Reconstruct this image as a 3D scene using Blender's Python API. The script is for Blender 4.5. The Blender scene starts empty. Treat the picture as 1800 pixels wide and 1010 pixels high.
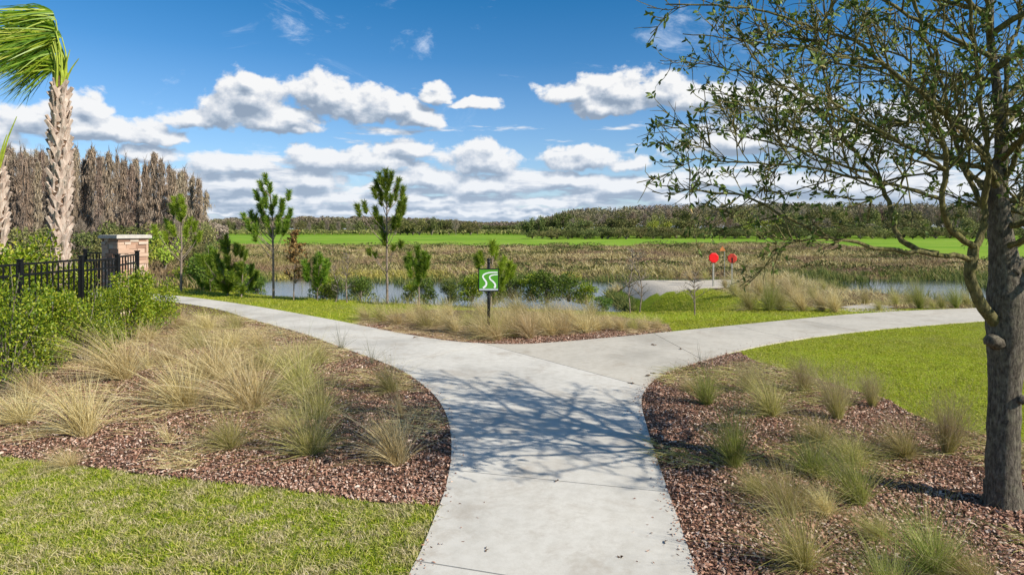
import bpy, bmesh, math
import numpy as np
from mathutils import Vector, Matrix
rng = np.random.default_rng(7)
R = math.radians
PI = math.pi
sc = bpy.context.scene
COL = sc.collection
# ------------------------------------------------------------------ measuring: photograph pixel (1800 wide) -> world
F, H, CX, HY = 1100.0, 2.4, 900.0, 402.0
def G(px, py, z=0.0):
    d = (H - z) * F / (py - HY)
    return ((px - CX) / F * d, d)
def W(px, py, d):
    return np.array([(px - CX) / F * d, d, H - (py - HY) / F * d])
def ss(a, b, x):
    t = np.clip((np.asarray(x, float) - a) / (b - a), 0, 1)
    return t * t * (3 - 2 * t)
# ------------------------------------------------------------------ object helpers
def tag(o, label=None, cat=None, group=None, kind=None):
    if label: o['label'] = label
    if cat: o['category'] = cat
    if group: o['group'] = group
    if kind: o['kind'] = kind
    return o
def empty(name, loc=(0, 0, 0), rz=0.0):
    o = bpy.data.objects.new(name, None); COL.objects.link(o)
    o.location = loc; o.rotation_euler = (0, 0, rz); o.empty_display_size = 0.2
    return o
class MB:
    def __init__(s): s.v = []; s.t = []; s.q = []; s.n = 0; s.tm = []; s.qm = []
    def add(s, v, f, mi=0):
        v = np.asarray(v, float).reshape(-1, 3); f = np.asarray(f, int)
        if len(f) == 0: return
        if f.shape[1] == 3: s.t.append(f + s.n); s.tm.append(np.full(len(f), mi))
        else: s.q.append(f + s.n); s.qm.append(np.full(len(f), mi))
        s.v.append(v); s.n += len(v)
    def add2(s, v, tri, quad, mi=0):
        v = np.asarray(v, float).reshape(-1, 3)
        s.t.append(np.asarray(tri) + s.n); s.tm.append(np.full(len(tri), mi))
        s.q.append(np.asarray(quad) + s.n); s.qm.append(np.full(len(quad), mi))
        s.v.append(v); s.n += len(v)
    def mesh(s, name, mats, smooth=False):
        me = bpy.data.meshes.new(name)
        v = np.concatenate(s.v)
        t = np.concatenate(s.t) if s.t else np.zeros((0, 3), int)
        q = np.concatenate(s.q) if s.q else np.zeros((0, 4), int)
        me.vertices.add(len(v)); me.vertices.foreach_set('co', v.astype(np.float32).ravel())
        li = np.concatenate([t.ravel(), q.ravel()]).astype(np.int32)
        me.loops.add(len(li)); me.loops.foreach_set('vertex_index', li)
        nf = len(t) + len(q)
        me.polygons.add(nf)
        st = np.concatenate([np.arange(len(t)) * 3, len(t) * 3 + np.arange(len(q)) * 4]).astype(np.int32)
        me.polygons.foreach_set('loop_start', st)
        mi = np.concatenate([x for x in s.tm + s.qm]) if (s.tm or s.qm) else np.zeros(nf)
        me.polygons.foreach_set('material_index', mi.astype(np.int32))
        me.polygons.foreach_set('use_smooth', np.full(nf, smooth, bool))
        me.update(calc_edges=True); me.validate()
        for m in (mats if isinstance(mats, (list, tuple)) else [mats]): me.materials.append(m)
        return me
    def build(s, name, mats, parent=None, smooth=False):
        o = bpy.data.objects.new(name, s.mesh(name, mats, smooth)); COL.objects.link(o)
        if parent is not None: o.parent = parent
        return o
def inst(name, me, parent):
    o = bpy.data.objects.new(name, me); COL.objects.link(o); o.parent = parent
    return o
def copy_tree(o, parent=None):
    c = o.copy(); COL.objects.link(c)
    if parent is not None: c.parent = parent
    for ch in list(o.children): copy_tree(ch, c)
    return c
# ------------------------------------------------------------------ geometry makers
def unit(a):
    a = np.asarray(a, float); return a / np.maximum(np.linalg.norm(a, axis=-1, keepdims=True), 1e-9)
def blades(b, d, L, w, bend, seg=3, fx=None):
    """ribbons: p(t)=b+d*L*t+bend*L*t^2 ; returns verts, tris, quads"""
    n = len(b); L = np.asarray(L).reshape(-1, 1, 1) * np.ones((n, 1, 1)); w = np.asarray(w).reshape(-1, 1, 1) * np.ones((n, 1, 1))
    t = np.linspace(0, 1, seg + 1).reshape(1, -1, 1)
    p = b[:, None, :] + d[:, None, :] * L * t + bend[:, None, :] * L * t * t
    a = rng.uniform(0, 2 * PI, n); s = np.stack([np.cos(a), np.sin(a), np.zeros(n)], 1)
    s = unit(np.cross(d, unit(s + rng.normal(0, .3, (n, 3)))))[:, None, :]
    wt = w * (1 - t[:, :seg] ** 2 * .75) * .5
    l = p[:, :seg] - s * wt; r = p[:, :seg] + s * wt
    m = 2 * seg + 1
    v = np.empty((n, m, 3)); v[:, 0:2 * seg:2] = l; v[:, 1:2 * seg:2] = r; v[:, 2 * seg] = p[:, seg]
    o = (np.arange(n) * m)[:, None]
    quads = [np.concatenate([o + 2 * k, o + 2 * k + 1, o + 2 * k + 3, o + 2 * k + 2], 1) for k in range(seg - 1)]
    tri = np.concatenate([o + 2 * seg - 2, o + 2 * seg - 1, o + 2 * seg], 1)
    q = np.concatenate(quads) if quads else np.zeros((0, 4), int)
    return v.reshape(-1, 3), tri, q
def leaves(p, d, L, w, fold=.25):
    """leaf: pointed hexagon with a fold and a bend; p base point, d direction"""
    n = len(p); L = (np.ones(n) * L)[:, None]; w = (np.ones(n) * w)[:, None]
    d = unit(d); s = unit(np.cross(d, rng.normal(0, 1, (n, 3)))); u = np.cross(s, d)
    v = np.empty((n, 6, 3))
    v[:, 0] = p
    v[:, 1] = p + d * L * .35 - s * w * .5 + u * w * fold
    v[:, 2] = p + d * L * .35 + s * w * .5 + u * w * fold
    v[:, 3] = p + d * L * .72 - s * w * .38 + u * w * fold * .6
    v[:, 4] = p + d * L * .72 + s * w * .38 + u * w * fold * .6
    v[:, 5] = p + d * L - u * w * .2
    o = (np.arange(n) * 6)[:, None]
    tri = np.concatenate([np.concatenate([o, o + 2, o + 1], 1), np.concatenate([o + 3, o + 4, o + 5], 1)])
    q = np.concatenate([o + 1, o + 2, o + 4, o + 3], 1)
    return v.reshape(-1, 3), tri, q
def cards(p, size, flat=0.0):
    """bent two-triangle leaf clumps for far foliage"""
    n = len(p); size = (np.ones(n) * size)[:, None]
    d = unit(rng.normal(0, 1, (n, 3)) * np.array([1, 1, 1 - flat])); s = unit(np.cross(d, rng.normal(0, 1, (n, 3)))); u = np.cross(s, d)
    v = np.empty((n, 4, 3))
    v[:, 0] = p - d * size * .6; v[:, 1] = p + s * size * .4 + u * size * .15; v[:, 2] = p + d * size * .6; v[:, 3] = p - s * size * .4 + u * size * .15
    o = (np.arange(n) * 4)[:, None]
    return v.reshape(-1, 3), np.concatenate([np.concatenate([o, o + 1, o + 2], 1), np.concatenate([o, o + 2, o + 3], 1)])
def tube(pts, rad, k=6, cap=False, jit=0.0):
    pts = np.asarray(pts, float); n = len(pts); rad = np.ones(n) * rad
    tg = np.gradient(pts, axis=0); tg = unit(tg)
    ref = np.array([0, 0, 1.]) if abs(tg[0][2]) < .9 else np.array([1., 0, 0])
    a = unit(np.cross(tg, ref)); bad = np.linalg.norm(np.cross(tg, ref), axis=1) < .1
    if bad.any(): a[bad] = unit(np.cross(tg[bad], np.array([0.3, 1., 0])))
    for i in range(1, n):
        a[i] = unit(a[i - 1] - tg[i] * np.dot(a[i - 1], tg[i]))
    b = np.cross(tg, a)
    th = np.arange(k) * 2 * PI / k
    rr = rad[:, None] * (1 + (rng.normal(0, jit, (n, k)) if jit else 0))
    v = pts[:, None, :] + rr[:, :, None] * (np.cos(th)[None, :, None] * a[:, None, :] + np.sin(th)[None, :, None] * b[:, None, :])
    i = np.arange(n - 1)[:, None] * k; j = np.arange(k)[None, :]; j2 = (j + 1) % k
    f = np.stack([i + j, i + j2, i + k + j2, i + k + j], -1).reshape(-1, 4)
    v = v.reshape(-1, 3)
    if cap:
        m = n * k
        v = np.concatenate([v, pts[:1], pts[-1:]])
        j = np.arange(k); f1 = np.stack([j, (j + 1) % k, np.full(k, m), np.full(k, m)], 1)
        tri = np.concatenate([np.stack([(j + 1) % k, j, np.full(k, m)], 1), np.stack([(n - 1) * k + j, (n - 1) * k + (j + 1) % k, np.full(k, m + 1)], 1)])
        return v, tri, f
    return v, f
def spline(pts, n):
    """Catmull-Rom resample of rows (any columns)"""
    p = np.asarray(pts, float); p = np.concatenate([[2 * p[0] - p[1]], p, [2 * p[-1] - p[-2]]])
    out = []
    for t in np.linspace(0, len(p) - 3 - 1e-6, n):
        i = int(t); u = t - i; a, b, c, d = p[i:i + 4]
        out.append(.5 * (2 * b + (c - a) * u + (2 * a - 5 * b + 4 * c - d) * u * u + (3 * b - a - 3 * c + d) * u ** 3))
    return np.array(out)
BOXF = np.array([[0, 3, 2, 1], [4, 5, 6, 7], [0, 1, 5, 4], [1, 2, 6, 5], [2, 3, 7, 6], [3, 0, 4, 7]])
def box(x0, x1, y0, y1, z0, z1):
    return np.array([[x0, y0, z0], [x1, y0, z0], [x1, y1, z0], [x0, y1, z0], [x0, y0, z1], [x1, y0, z1], [x1, y1, z1], [x0, y1, z1]], float), BOXF
def bar(a, b, w, h):
    """box from a to b, width w across (horizontal), height h"""
    a = np.asarray(a, float); b = np.asarray(b, float); d = unit(b - a)
    s = unit(np.cross(d, [0, 0, 1.])) if abs(d[2]) < .95 else np.array([1., 0, 0])
    u = np.cross(s, d); s = s * w / 2; u = u * h / 2
    return np.array([a - s - u, a + s - u, a + s + u, a - s + u, b - s - u, b + s - u, b + s + u, b - s + u]), BOXF
def inpoly(x, y, poly):
    x = np.asarray(x); y = np.asarray(y); r = np.zeros(x.shape, bool); n = len(poly)
    for i in range(n):
        x1, y1 = poly[i]; x2, y2 = poly[i - 1]
        c = ((y1 > y) != (y2 > y)) & (x < (x2 - x1) * (y - y1) / ((y2 - y1) if y2 != y1 else 1e-9) + x1)
        r ^= c
    return r
def vnoise(x, y, s, seed=0):
    """cheap smooth value noise 0..1"""
    g = np.random.default_rng(seed).random((64, 64))
    x = np.asarray(x) / s; y = np.asarray(y) / s
    xi = np.floor(x).astype(int); yi = np.floor(y).astype(int); u = x - xi; v = y - yi; u = u * u * (3 - 2 * u); v = v * v * (3 - 2 * v)
    f = lambda a, b: g[a % 64, b % 64]
    return (f(xi, yi) * (1 - u) + f(xi + 1, yi) * u) * (1 - v) + (f(xi, yi + 1) * (1 - u) + f(xi + 1, yi + 1) * u) * v
# ------------------------------------------------------------------ materials
def newmat(name, rough=.8, spec=.3):
    m = bpy.data.materials.new(name); m.use_nodes = True; nt = m.node_tree
    b = nt.nodes['Principled BSDF']; b.inputs['Roughness'].default_value = rough
    b.inputs['Specular IOR Level'].default_value = spec
    return m, nt, b
def ramp(nt, fac, stops, interp='LINEAR'):
    r = nt.nodes.new('ShaderNodeValToRGB'); e = r.color_ramp.elements; r.color_ramp.interpolation = interp
    while len(e) < len(stops): e.new(.5)
    for i, (p, c) in enumerate(stops): e[i].position = p; e[i].color = (*c, 1)
    nt.links.new(fac, r.inputs[0]); return r.outputs[0]
def noise(nt, scale, detail=4, rough=.6, coord='Object', vec=None, stretch=None, dist=0.0):
    n = nt.nodes.new('ShaderNodeTexNoise'); n.inputs['Scale'].default_value = scale; n.inputs['Detail'].default_value = detail
    n.inputs['Roughness'].default_value = rough; n.inputs['Distortion'].default_value = dist
    if vec is None:
        vec = nt.nodes.new('ShaderNodeTexCoord').outputs[coord] if coord != 'World' else nt.nodes.new('ShaderNodeNewGeometry').outputs['Position']
    if stretch:
        mp = nt.nodes.new('ShaderNodeMapping'); mp.inputs['Scale'].default_value = stretch; nt.links.new(vec, mp.inputs[0]); vec = mp.outputs[0]
    nt.links.new(vec, n.inputs['Vector']); return n.outputs['Fac']
def mixc(nt, fac, a, b, mode='MIX'):
    m = nt.nodes.new('ShaderNodeMix'); m.data_type = 'RGBA'; m.blend_type = mode
    for sck, val in ((m.inputs[0], fac), (m.inputs[6], a), (m.inputs[7], b)):
        if isinstance(val, (int, float)): sck.default_value = val
        elif isinstance(val, tuple): sck.default_value = (*val, 1)
        else: nt.links.new(val, sck)
    return m.outputs[2]
def mth(nt, op, a, b=None, c=None, clamp=False):
    m = nt.nodes.new('ShaderNodeMath'); m.operation = op; m.use_clamp = clamp
    for i, v in enumerate((a, b, c)):
        if v is None: continue
        if isinstance(v, (int, float)): m.inputs[i].default_value = v
        else: nt.links.new(v, m.inputs[i])
    return m.outputs[0]
def bump(nt, b, h, strength=.5, dist=.02):
    n = nt.nodes.new('ShaderNodeBump'); n.inputs['Strength'].default_value = strength; n.inputs['Distance'].default_value = dist
    nt.links.new(h, n.inputs['Height']); nt.links.new(n.outputs[0], b.inputs['Normal'])
def leafmat(name, stops, trans=.35, rough=.55, patch=None, spec=.3, instv=0.0):
    """random colour per leaf/blade + translucency; patch = (scale, stops, amount) variation over the ground"""
    m, nt, b = newmat(name, rough, spec)
    g = nt.nodes.new('ShaderNodeNewGeometry')
    c = ramp(nt, g.outputs['Random Per Island'], stops)
    if patch:
        f = noise(nt, patch[0], 7, .72, 'World')
        c2 = ramp(nt, g.outputs['Random Per Island'], patch[1])
        fr = ramp(nt, f, [(patch[2] - .07, (0, 0, 0)), (patch[2] + .07, (1, 1, 1))])
        c = mixc(nt, fr, c, c2)
    if instv:
        oi = nt.nodes.new('ShaderNodeObjectInfo')
        hs = nt.nodes.new('ShaderNodeHueSaturation')
        nt.links.new(c, hs.inputs['Color'])
        nt.links.new(mth(nt, 'MULTIPLY_ADD', oi.outputs['Random'], instv, 1 - instv / 2), hs.inputs['Value'])
        nt.links.new(mth(nt, 'MULTIPLY_ADD', oi.outputs['Random'], instv * .08, .5 - instv * .04), hs.inputs['Hue'])
        c = hs.outputs[0]
    nt.links.new(c, b.inputs['Base Color'])
    if trans:
        t = nt.nodes.new('ShaderNodeBsdfTranslucent'); nt.links.new(c, t.inputs[0])
        mx = nt.nodes.new('ShaderNodeMixShader'); mx.inputs[0].default_value = trans
        nt.links.new(b.outputs[0], mx.inputs[1]); nt.links.new(t.outputs[0], mx.inputs[2])
        nt.links.new(mx.outputs[0], nt.nodes['Material Output'].inputs[0])
    return m
def plain(name, c, rough=.6, metal=0, var=.15, scale=8, bmp=0):
    m, nt, b = newmat(name, rough)
    f = noise(nt, scale, 5)
    nt.links.new(ramp(nt, f, [(.3, tuple(x * (1 - var) for x in c)), (.7, tuple(min(1, x * (1 + var)) for x in c))]), b.inputs['Base Color'])
    b.inputs['Metallic'].default_value = metal
    if bmp: bump(nt, b, f, bmp, .01)
    return m
M = {}
def concrete(name, c):
    m, nt, b = newmat(name, .85, .2)
    f1 = noise(nt, .55, 5, .6, 'World'); f2 = noise(nt, 9, 6, .7, 'World'); f3 = noise(nt, 220, 2, .5, 'World')
    a = ramp(nt, f1, [(.32, tuple(x * .80 for x in c)), (.5, c), (.7, tuple(x * 1.10 for x in c))])
    a = mixc(nt, 1.0, a, ramp(nt, f2, [(.3, (.86, .85, .83)), (.6, (1, 1, 1))]), 'MULTIPLY')
    a = mixc(nt, 1.0, a, ramp(nt, f3, [(.3, (.88, .88, .88)), (.7, (1.0, 1.0, 1.0))]), 'MULTIPLY')
    f4 = noise(nt, 1.3, 6, .75, 'World', dist=.6)
    a = mixc(nt, ramp(nt, f4, [(.52, (0, 0, 0)), (.70, (.55, .55, .55))]), a, (.33, .27, .20))
    f5 = noise(nt, 40, 3, .6, 'World'); a = mixc(nt, ramp(nt, f5, [(.66, (0, 0, 0)), (.74, (.3, .3, .3))]), a, (.24, .20, .16))
    nt.links.new(a, b.inputs['Base Color'])
    bump(nt, b, f3, .25, .004)
    return m
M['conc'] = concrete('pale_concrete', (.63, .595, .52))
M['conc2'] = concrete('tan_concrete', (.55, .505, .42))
def mulchmat():
    m, nt, b = newmat('bark_mulch', .9, .15)
    v = nt.nodes.new('ShaderNodeTexVoronoi'); v.inputs['Scale'].default_value = 26
    mp = nt.nodes.new('ShaderNodeMapping'); mp.inputs['Scale'].default_value = (1, 1.7, 1)
    nt.links.new(nt.nodes.new('ShaderNodeNewGeometry').outputs['Position'], mp.inputs[0]); nt.links.new(mp.outputs[0], v.inputs['Vector'])
    sp = nt.nodes.new('ShaderNodeSeparateColor'); nt.links.new(v.outputs['Color'], sp.inputs[0])
    c = ramp(nt, sp.outputs[0], [(0, (.04, .022, .014)), (.4, (.11, .06, .036)), (.75, (.19, .11, .07)), (1, (.30, .20, .13))])
    nt.links.new(c, b.inputs['Base Color']); bump(nt, b, v.outputs['Distance'], 1, .03)
    return m
M['mulch'] = mulchmat()
M['chip'] = leafmat('mulch_chips', [(0, (.10, .045, .028)), (.3, (.26, .125, .078)), (.6, (.43, .235, .155)), (.85, (.56, .38, .28)), (1, (.70, .56, .45))], trans=0, rough=.85)
LG = [(0, (.10, .17, .008)), (.3, (.25, .34, .014)), (.55, (.41, .47, .025)), (.76, (.54, .51, .09)), (1, (.68, .56, .28))]
LT = [(0, (.18, .20, .04)), (.3, (.40, .36, .12)), (.6, (.58, .48, .25)), (1, (.74, .64, .42))]
M['lawn'] = leafmat('front_lawn_blades', LG, .35, .6, patch=(3.6, LT, .51))
M['lawn2'] = leafmat('mown_lawn_blades', [(0, (.16, .20, .008)), (.5, (.39, .42, .018)), (.85, (.53, .51, .05)), (1, (.66, .57, .18))], .35, .6, patch=(2.6, [(0, (.17, .20, .02)), (.5, (.36, .35, .04)), (1, (.52, .44, .14))], .54))
def groundmat():
    m, nt, b = newmat('ground_cover', .95, .1)
    at = nt.nodes.new('ShaderNodeAttribute'); at.attribute_name = 'zone'
    sp = nt.nodes.new('ShaderNodeSeparateColor'); nt.links.new(at.outputs['Color'], sp.inputs[0])
    n1 = noise(nt, .35, 6, .65, 'World'); n2 = noise(nt, 14, 4, .7, 'World'); n3 = noise(nt, .12, 6, .7, 'World', stretch=(1, 2.5, 1))
    lawn = ramp(nt, n2, [(.3, (.13, .17, .015)), (.5, (.23, .29, .016)), (.7, (.33, .37, .035))])
    soil = ramp(nt, n2, [(.3, (.10, .075, .04)), (.7, (.24, .19, .11))])
    lawn = mixc(nt, ramp(nt, n1, [(.50, (0, 0, 0)), (.72, (.6, .6, .6))]), lawn, soil)
    sand = ramp(nt, n2, [(.3, (.42, .37, .29)), (.7, (.56, .50, .41))])
    scrub = ramp(nt, n3, [(.3, (.11, .075, .035)), (.5, (.20, .135, .065)), (.6, (.12, .085, .05)), (.75, (.26, .20, .085))])
    scrub = mixc(nt, 1.0, scrub, ramp(nt, noise(nt, 2.2, 5, .7, 'World'), [(.3, (.55, .55, .55)), (.7, (1.15, 1.15, 1.15))]), 'MULTIPLY')
    field = ramp(nt, noise(nt, .06, 6, .7, 'World', stretch=(.5, 1, 1)), [(.3, (.11, .22, .015)), (.45, (.16, .29, .018)), (.55, (.22, .33, .03)), (.72, (.28, .35, .06))])
    def thr(x):
        s = mth(nt, 'ADD', x, mth(nt, 'MULTIPLY_ADD', n1, .5, -.25))
        return ramp(nt, s, [(.42, (0, 0, 0)), (.58, (1, 1, 1))])
    c = mixc(nt, thr(sp.outputs[1]), lawn, scrub)
    c = mixc(nt, ramp(nt, mth(nt, 'ADD', sp.outputs[2], mth(nt, 'MULTIPLY_ADD', n3, 1.6, -.8)), [(.35, (0, 0, 0)), (.65, (1, 1, 1))]), c, field)
    c = mixc(nt, thr(sp.outputs[0]), c, sand)
    nt.links.new(c, b.inputs['Base Color']); bump(nt, b, n2, .6, .04)
    return m
M['ground'] = groundmat()
TAN = [(0, (.30, .22, .08)), (.3, (.54, .42, .18)), (.7, (.72, .58, .29)), (1, (.84, .73, .44))]
M['tan'] = leafmat('dry_straw_grass', TAN, .35, .6, instv=.35)
M['olive'] = leafmat('olive_grass', [(0, (.18, .19, .04)), (.4, (.40, .37, .09)), (.75, (.60, .52, .20)), (1, (.76, .65, .36))], .35, .6, instv=.35)
M['green'] = leafmat('green_grass', [(0, (.11, .15, .02)), (.4, (.27, .33, .05)), (.75, (.44, .46, .11)), (1, (.62, .55, .26))], .35, .6, instv=.3)
M['plume'] = leafmat('pinkish_brown_plume', [(0, (.18, .12, .07)), (.5, (.36, .26, .17)), (1, (.52, .41, .28))], .4, .7, instv=.25)
M['spike'] = leafmat('grey_spiky_grass', [(0, (.07, .08, .05)), (.5, (.16, .16, .10)), (1, (.30, .28, .18))], .2, .7)
M['scrub'] = leafmat('marsh_scrub', [(0, (.13, .08, .045)), (.4, (.27, .17, .10)), (.75, (.38, .26, .15)), (1, (.52, .40, .24))], .25, .8, patch=(.11, [(0, (.12, .12, .03)), (.4, (.26, .24, .07)), (.75, (.42, .34, .13)), (1, (.58, .48, .24))], .50))
M['reed'] = leafmat('pond_reeds', [(0, (.045, .07, .015)), (.4, (.11, .16, .03)), (.75, (.24, .26, .06)), (1, (.42, .37, .12))], .3, .7)
M['yel'] = leafmat('yellow_weed', [(0, (.24, .22, .04)), (.5, (.45, .38, .08)), (1, (.60, .52, .20))], .3, .7)
M['hedge'] = leafmat('hedge_leaves', [(0, (.04, .08, .006)), (.4, (.14, .22, .012)), (.75, (.30, .38, .02)), (1, (.50, .50, .05))], .35, .4, spec=.4)
M['hedge_y'] = leafmat('yellow_green_leaves', [(0, (.07, .13, .008)), (.4, (.20, .30, .015)), (.75, (.36, .42, .025)), (1, (.52, .50, .06))], .4, .4, spec=.4)
M['bush'] = leafmat('dark_bush_leaves', [(0, (.035, .06, .008)), (.5, (.10, .17, .02)), (1, (.24, .30, .04))], .3, .6, instv=.6)
M['pine'] = leafmat('pine_needles', [(0, (.035, .08, .008)), (.4, (.11, .21, .016)), (.75, (.25, .36, .03)), (1, (.42, .48, .06))], .3, .6, instv=.3)
M['pine_y'] = leafmat('yellowish_pine_needles', [(0, (.12, .20, .012)), (.5, (.28, .40, .025)), (1, (.48, .54, .06))], .35, .6)
M['rust'] = leafmat('rusty_foliage', [(0, (.12, .07, .02)), (.5, (.26, .14, .045)), (1, (.36, .24, .08))], .3, .7)
M['moss'] = leafmat('bare_cypress_twigs', [(0, (.15, .11, .075)), (.4, (.29, .225, .16)), (.75, (.41, .325, .24)), (1, (.50, .35, .22))], .15, .9, instv=.45)
M['far_wood'] = leafmat('far_wood_twigs', [(0, (.11, .08, .06)), (.5, (.21, .16, .12)), (1, (.33, .26, .20))], .1, .9, patch=(.03, [(0, (.12, .11, .05)), (.5, (.20, .19, .09)), (1, (.30, .27, .15))], .5))
M['oakleaf'] = leafmat('oak_leaves', [(0, (.03, .055, .010)), (.5, (.10, .155, .024)), (.85, (.22, .29, .055)), (.97, (.38, .42, .14)), (1, (.50, .33, .15))], .3, .5, spec=.25)
M['palmleaf'] = leafmat('palm_fronds', [(0, (.07, .16, .008)), (.4, (.17, .32, .018)), (.75, (.38, .48, .035)), (1, (.60, .60, .12))], .35, .4, spec=.4)
M['petiole'] = plain('palm_petiole', (.30, .36, .035), .5, var=.3)
for k, st in {'far_dark': [(0, (.04, .055, .015)), (.5, (.12, .14, .04)), (1, (.24, .25, .07))],
              'far_olive': [(0, (.09, .10, .03)), (.5, (.21, .21, .065)), (1, (.34, .31, .11))],
              'far_bare': [(0, (.15, .115, .085)), (.5, (.30, .235, .18)), (1, (.46, .38, .29))],
              'far_bright': [(0, (.15, .20, .02)), (.5, (.33, .40, .04)), (1, (.48, .50, .08))],
              'far_pink': [(0, (.19, .125, .085)), (.5, (.35, .24, .17)), (1, (.46, .35, .26))]}.items():
    M[k] = leafmat(k + '_foliage', st, .2, .85, instv=.5)
def barkmat(name, c0, c1, c2, scale=30, moss=None, st=(1, 1, .25)):
    m, nt, b = newmat(name, .9, .15)
    f = noise(nt, scale, 6, .7, 'Object', stretch=st); g = noise(nt, scale * .35, 5, .7, 'Object')
    c = ramp(nt, f, [(.32, c0), (.52, c1), (.72, c2)])
    if moss: c = mixc(nt, ramp(nt, g, [(.46, (0, 0, 0)), (.70, (.6, .6, .6))]), c, moss)
    nt.links.new(c, b.inputs['Base Color']); bump(nt, b, f, 1, .02)
    return m
M['bark'] = barkmat('oak_bark', (.03, .024, .018), (.12, .10, .075), (.30, .26, .20), 55, (.26, .24, .16))
M['bark2'] = barkmat('mossy_limb_bark', (.04, .036, .016), (.15, .13, .055), (.31, .27, .13), 45, (.25, .235, .065))
M['pinebark'] = barkmat('pine_bark', (.12, .085, .06), (.26, .20, .155), (.42, .35, .28), 30)
M['greybark'] = barkmat('grey_bark', (.10, .08, .06), (.22, .18, .14), (.38, .33, .27), 20)
M['boot'] = barkmat('palm_boots', (.26, .18, .14), (.50, .39, .31), (.68, .58, .49), 14)
M['bootin'] = plain('palm_fibre', (.15, .09, .055), .95, var=.4, scale=30, bmp=.5)
M['black'] = plain('black_fence_paint', (.008, .008, .009), .45, var=.2)
M['stone'] = leafmat('stacked_stone', [(0, (.26, .15, .10)), (.35, (.44, .27, .18)), (.7, (.54, .37, .26)), (1, (.58, .48, .38))], 0, .85)
M['cap'] = plain('stone_cap', (.50, .46, .40), .8, var=.12)
M['mortar'] = plain('mortar', (.12, .08, .06), .9)
M['signframe'] = plain('black_sign_frame', (.006, .007, .006), .5)
M['signgreen'] = plain('green_sign_face', (.08, .30, .018), .5, var=.06)
M['signwhite'] = plain('white_sign_mark', (.75, .77, .75), .5, var=.04)
M['signgrey'] = plain('grey_sign_band', (.42, .46, .48), .5, var=.08)
M['red'] = plain('red_sign_face', (.80, .012, .012), .45, var=.1)
M['red2'] = plain('faded_red_sign_face', (.62, .06, .035), .5, var=.35, scale=5)
M['orange'] = plain('orange_sign_face', (.65, .22, .06), .5, var=.25)
M['post'] = plain('pale_timber_post', (.34, .33, .27), .8, var=.25, scale=12)
def watermat():
    m, nt, b = newmat('pond_water', .06, .5)
    b.inputs['Base Color'].default_value = (.03, .045, .045, 1); b.inputs['IOR'].default_value = 1.33
    f = noise(nt, 2.2, 4, .6, 'World', stretch=(1, 1.6, 1)); bump(nt, b, f, .22, .05)
    return m
M['water'] = watermat()
M['gap'] = plain('joint_filler', (.10, .09, .075), .95)
M['dryleaf'] = plain('dry_leaf', (.10, .06, .035), .8, var=.3)
# ------------------------------------------------------------------ outlines measured on the photograph
P_left = [(700, 1060), (722, 1008), (740, 972), (762, 918), (782, 865), (792, 815), (793, 775), (786, 735), (768, 702), (740, 676), (700, 650), (645, 628), (600, 612), (540, 590), (480, 573), (430, 559), (400, 549), (360, 540), (302, 532), (200, 524), (60, 519), (-120, 515)]
P_top = [(-120, 509), (60, 511), (200, 514), (302, 520), (380, 529), (460, 541), (540, 555), (620, 570), (700, 586), (780, 599), (850, 605), (920, 606), (1000, 601), (1100, 592), (1190, 583), (1300, 572), (1400, 562), (1500, 553), (1600, 547), (1730, 542), (1900, 537), (2300, 528)]
P_right = [(2300, 540), (1900, 556), (1730, 565), (1600, 575), (1500, 585), (1400, 598), (1310, 615), (1240, 634), (1190, 650), (1152, 668), (1132, 690), (1128, 715), (1138, 755), (1152, 800), (1172, 860), (1197, 930), (1225, 1010), (1245, 1060)]
wl = [G(*p) for p in P_left]; wt = [G(*p) for p in P_top]; wr = [G(*p) for p in P_right]
def sm(pts, n): return [tuple(p) for p in spline(pts, n)]
wl = sm(wl, 90); wt = sm(wt, 90); wr = sm(wr, 80)
wl = [(wl[0][0] - 1.0, -3.0)] + wl; wr = wr + [(wr[-1][0] + 1.0, -3.0)]
PATH = wl + wt + wr
def slab(name, poly, z0, z1, mat, cuts=(), halfpl=(), gap=.014):
    bm = bmesh.new()
    vs = [bm.verts.new((x, y, 0)) for x, y in poly]; bm.faces.new(vs)
    bmesh.ops.triangulate(bm, faces=bm.faces[:])
    for (a, b, keep) in halfpl:
        a = Vector((*a, 0)); b = Vector((*b, 0)); n = Vector((-(b - a).y, (b - a).x, 0)).normalized() * keep
        bmesh.ops.bisect_plane(bm, geom=bm.verts[:] + bm.edges[:] + bm.faces[:], plane_co=a - n * 0 + n * gap / 2, plane_no=-n, clear_outer=True)
    for (a, b) in cuts:
        a = Vector((*a, 0)); b = Vector((*b, 0)); n = Vector((-(b - a).y, (b - a).x, 0)).normalized()
        bmesh.ops.bisect_plane(bm, geom=bm.verts[:] + bm.edges[:] + bm.faces[:], plane_co=a + n * gap / 2, plane_no=n)
        bmesh.ops.bisect_plane(bm, geom=bm.verts[:] + bm.edges[:] + bm.faces[:], plane_co=a - n * gap / 2, plane_no=n)
        dead = [f for f in bm.faces if abs((f.calc_center_median() - a).dot(n)) < gap / 2 - 1e-5]
        bmesh.ops.delete(bm, geom=dead, context='FACES')
    bmesh.ops.triangulate(bm, faces=bm.faces[:])
    for v in bm.verts: v.co.z = z1
    r = bmesh.ops.extrude_face_region(bm, geom=bm.faces[:])
    for v in [g for g in r['geom'] if isinstance(g, bmesh.types.BMVert)]: v.co.z = z0
    bmesh.ops.recalc_face_normals(bm, faces=bm.faces[:])
    me = bpy.data.meshes.new(name); bm.to_mesh(me); bm.free(); me.materials.append(mat)
    o = bpy.data.objects.new(name, me); COL.objects.link(o); return o
jA, jB = G(842, 603), G(1140, 684)
cutsL = [(G(818, 832), G(1170, 868)), (G(735, 991), G(900, 1018)), (G(700, 640), G(860, 604)), (G(560, 600), G(680, 580)), (G(430, 561), G(560, 557)), (G(340, 538), G(450, 539))]
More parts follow.
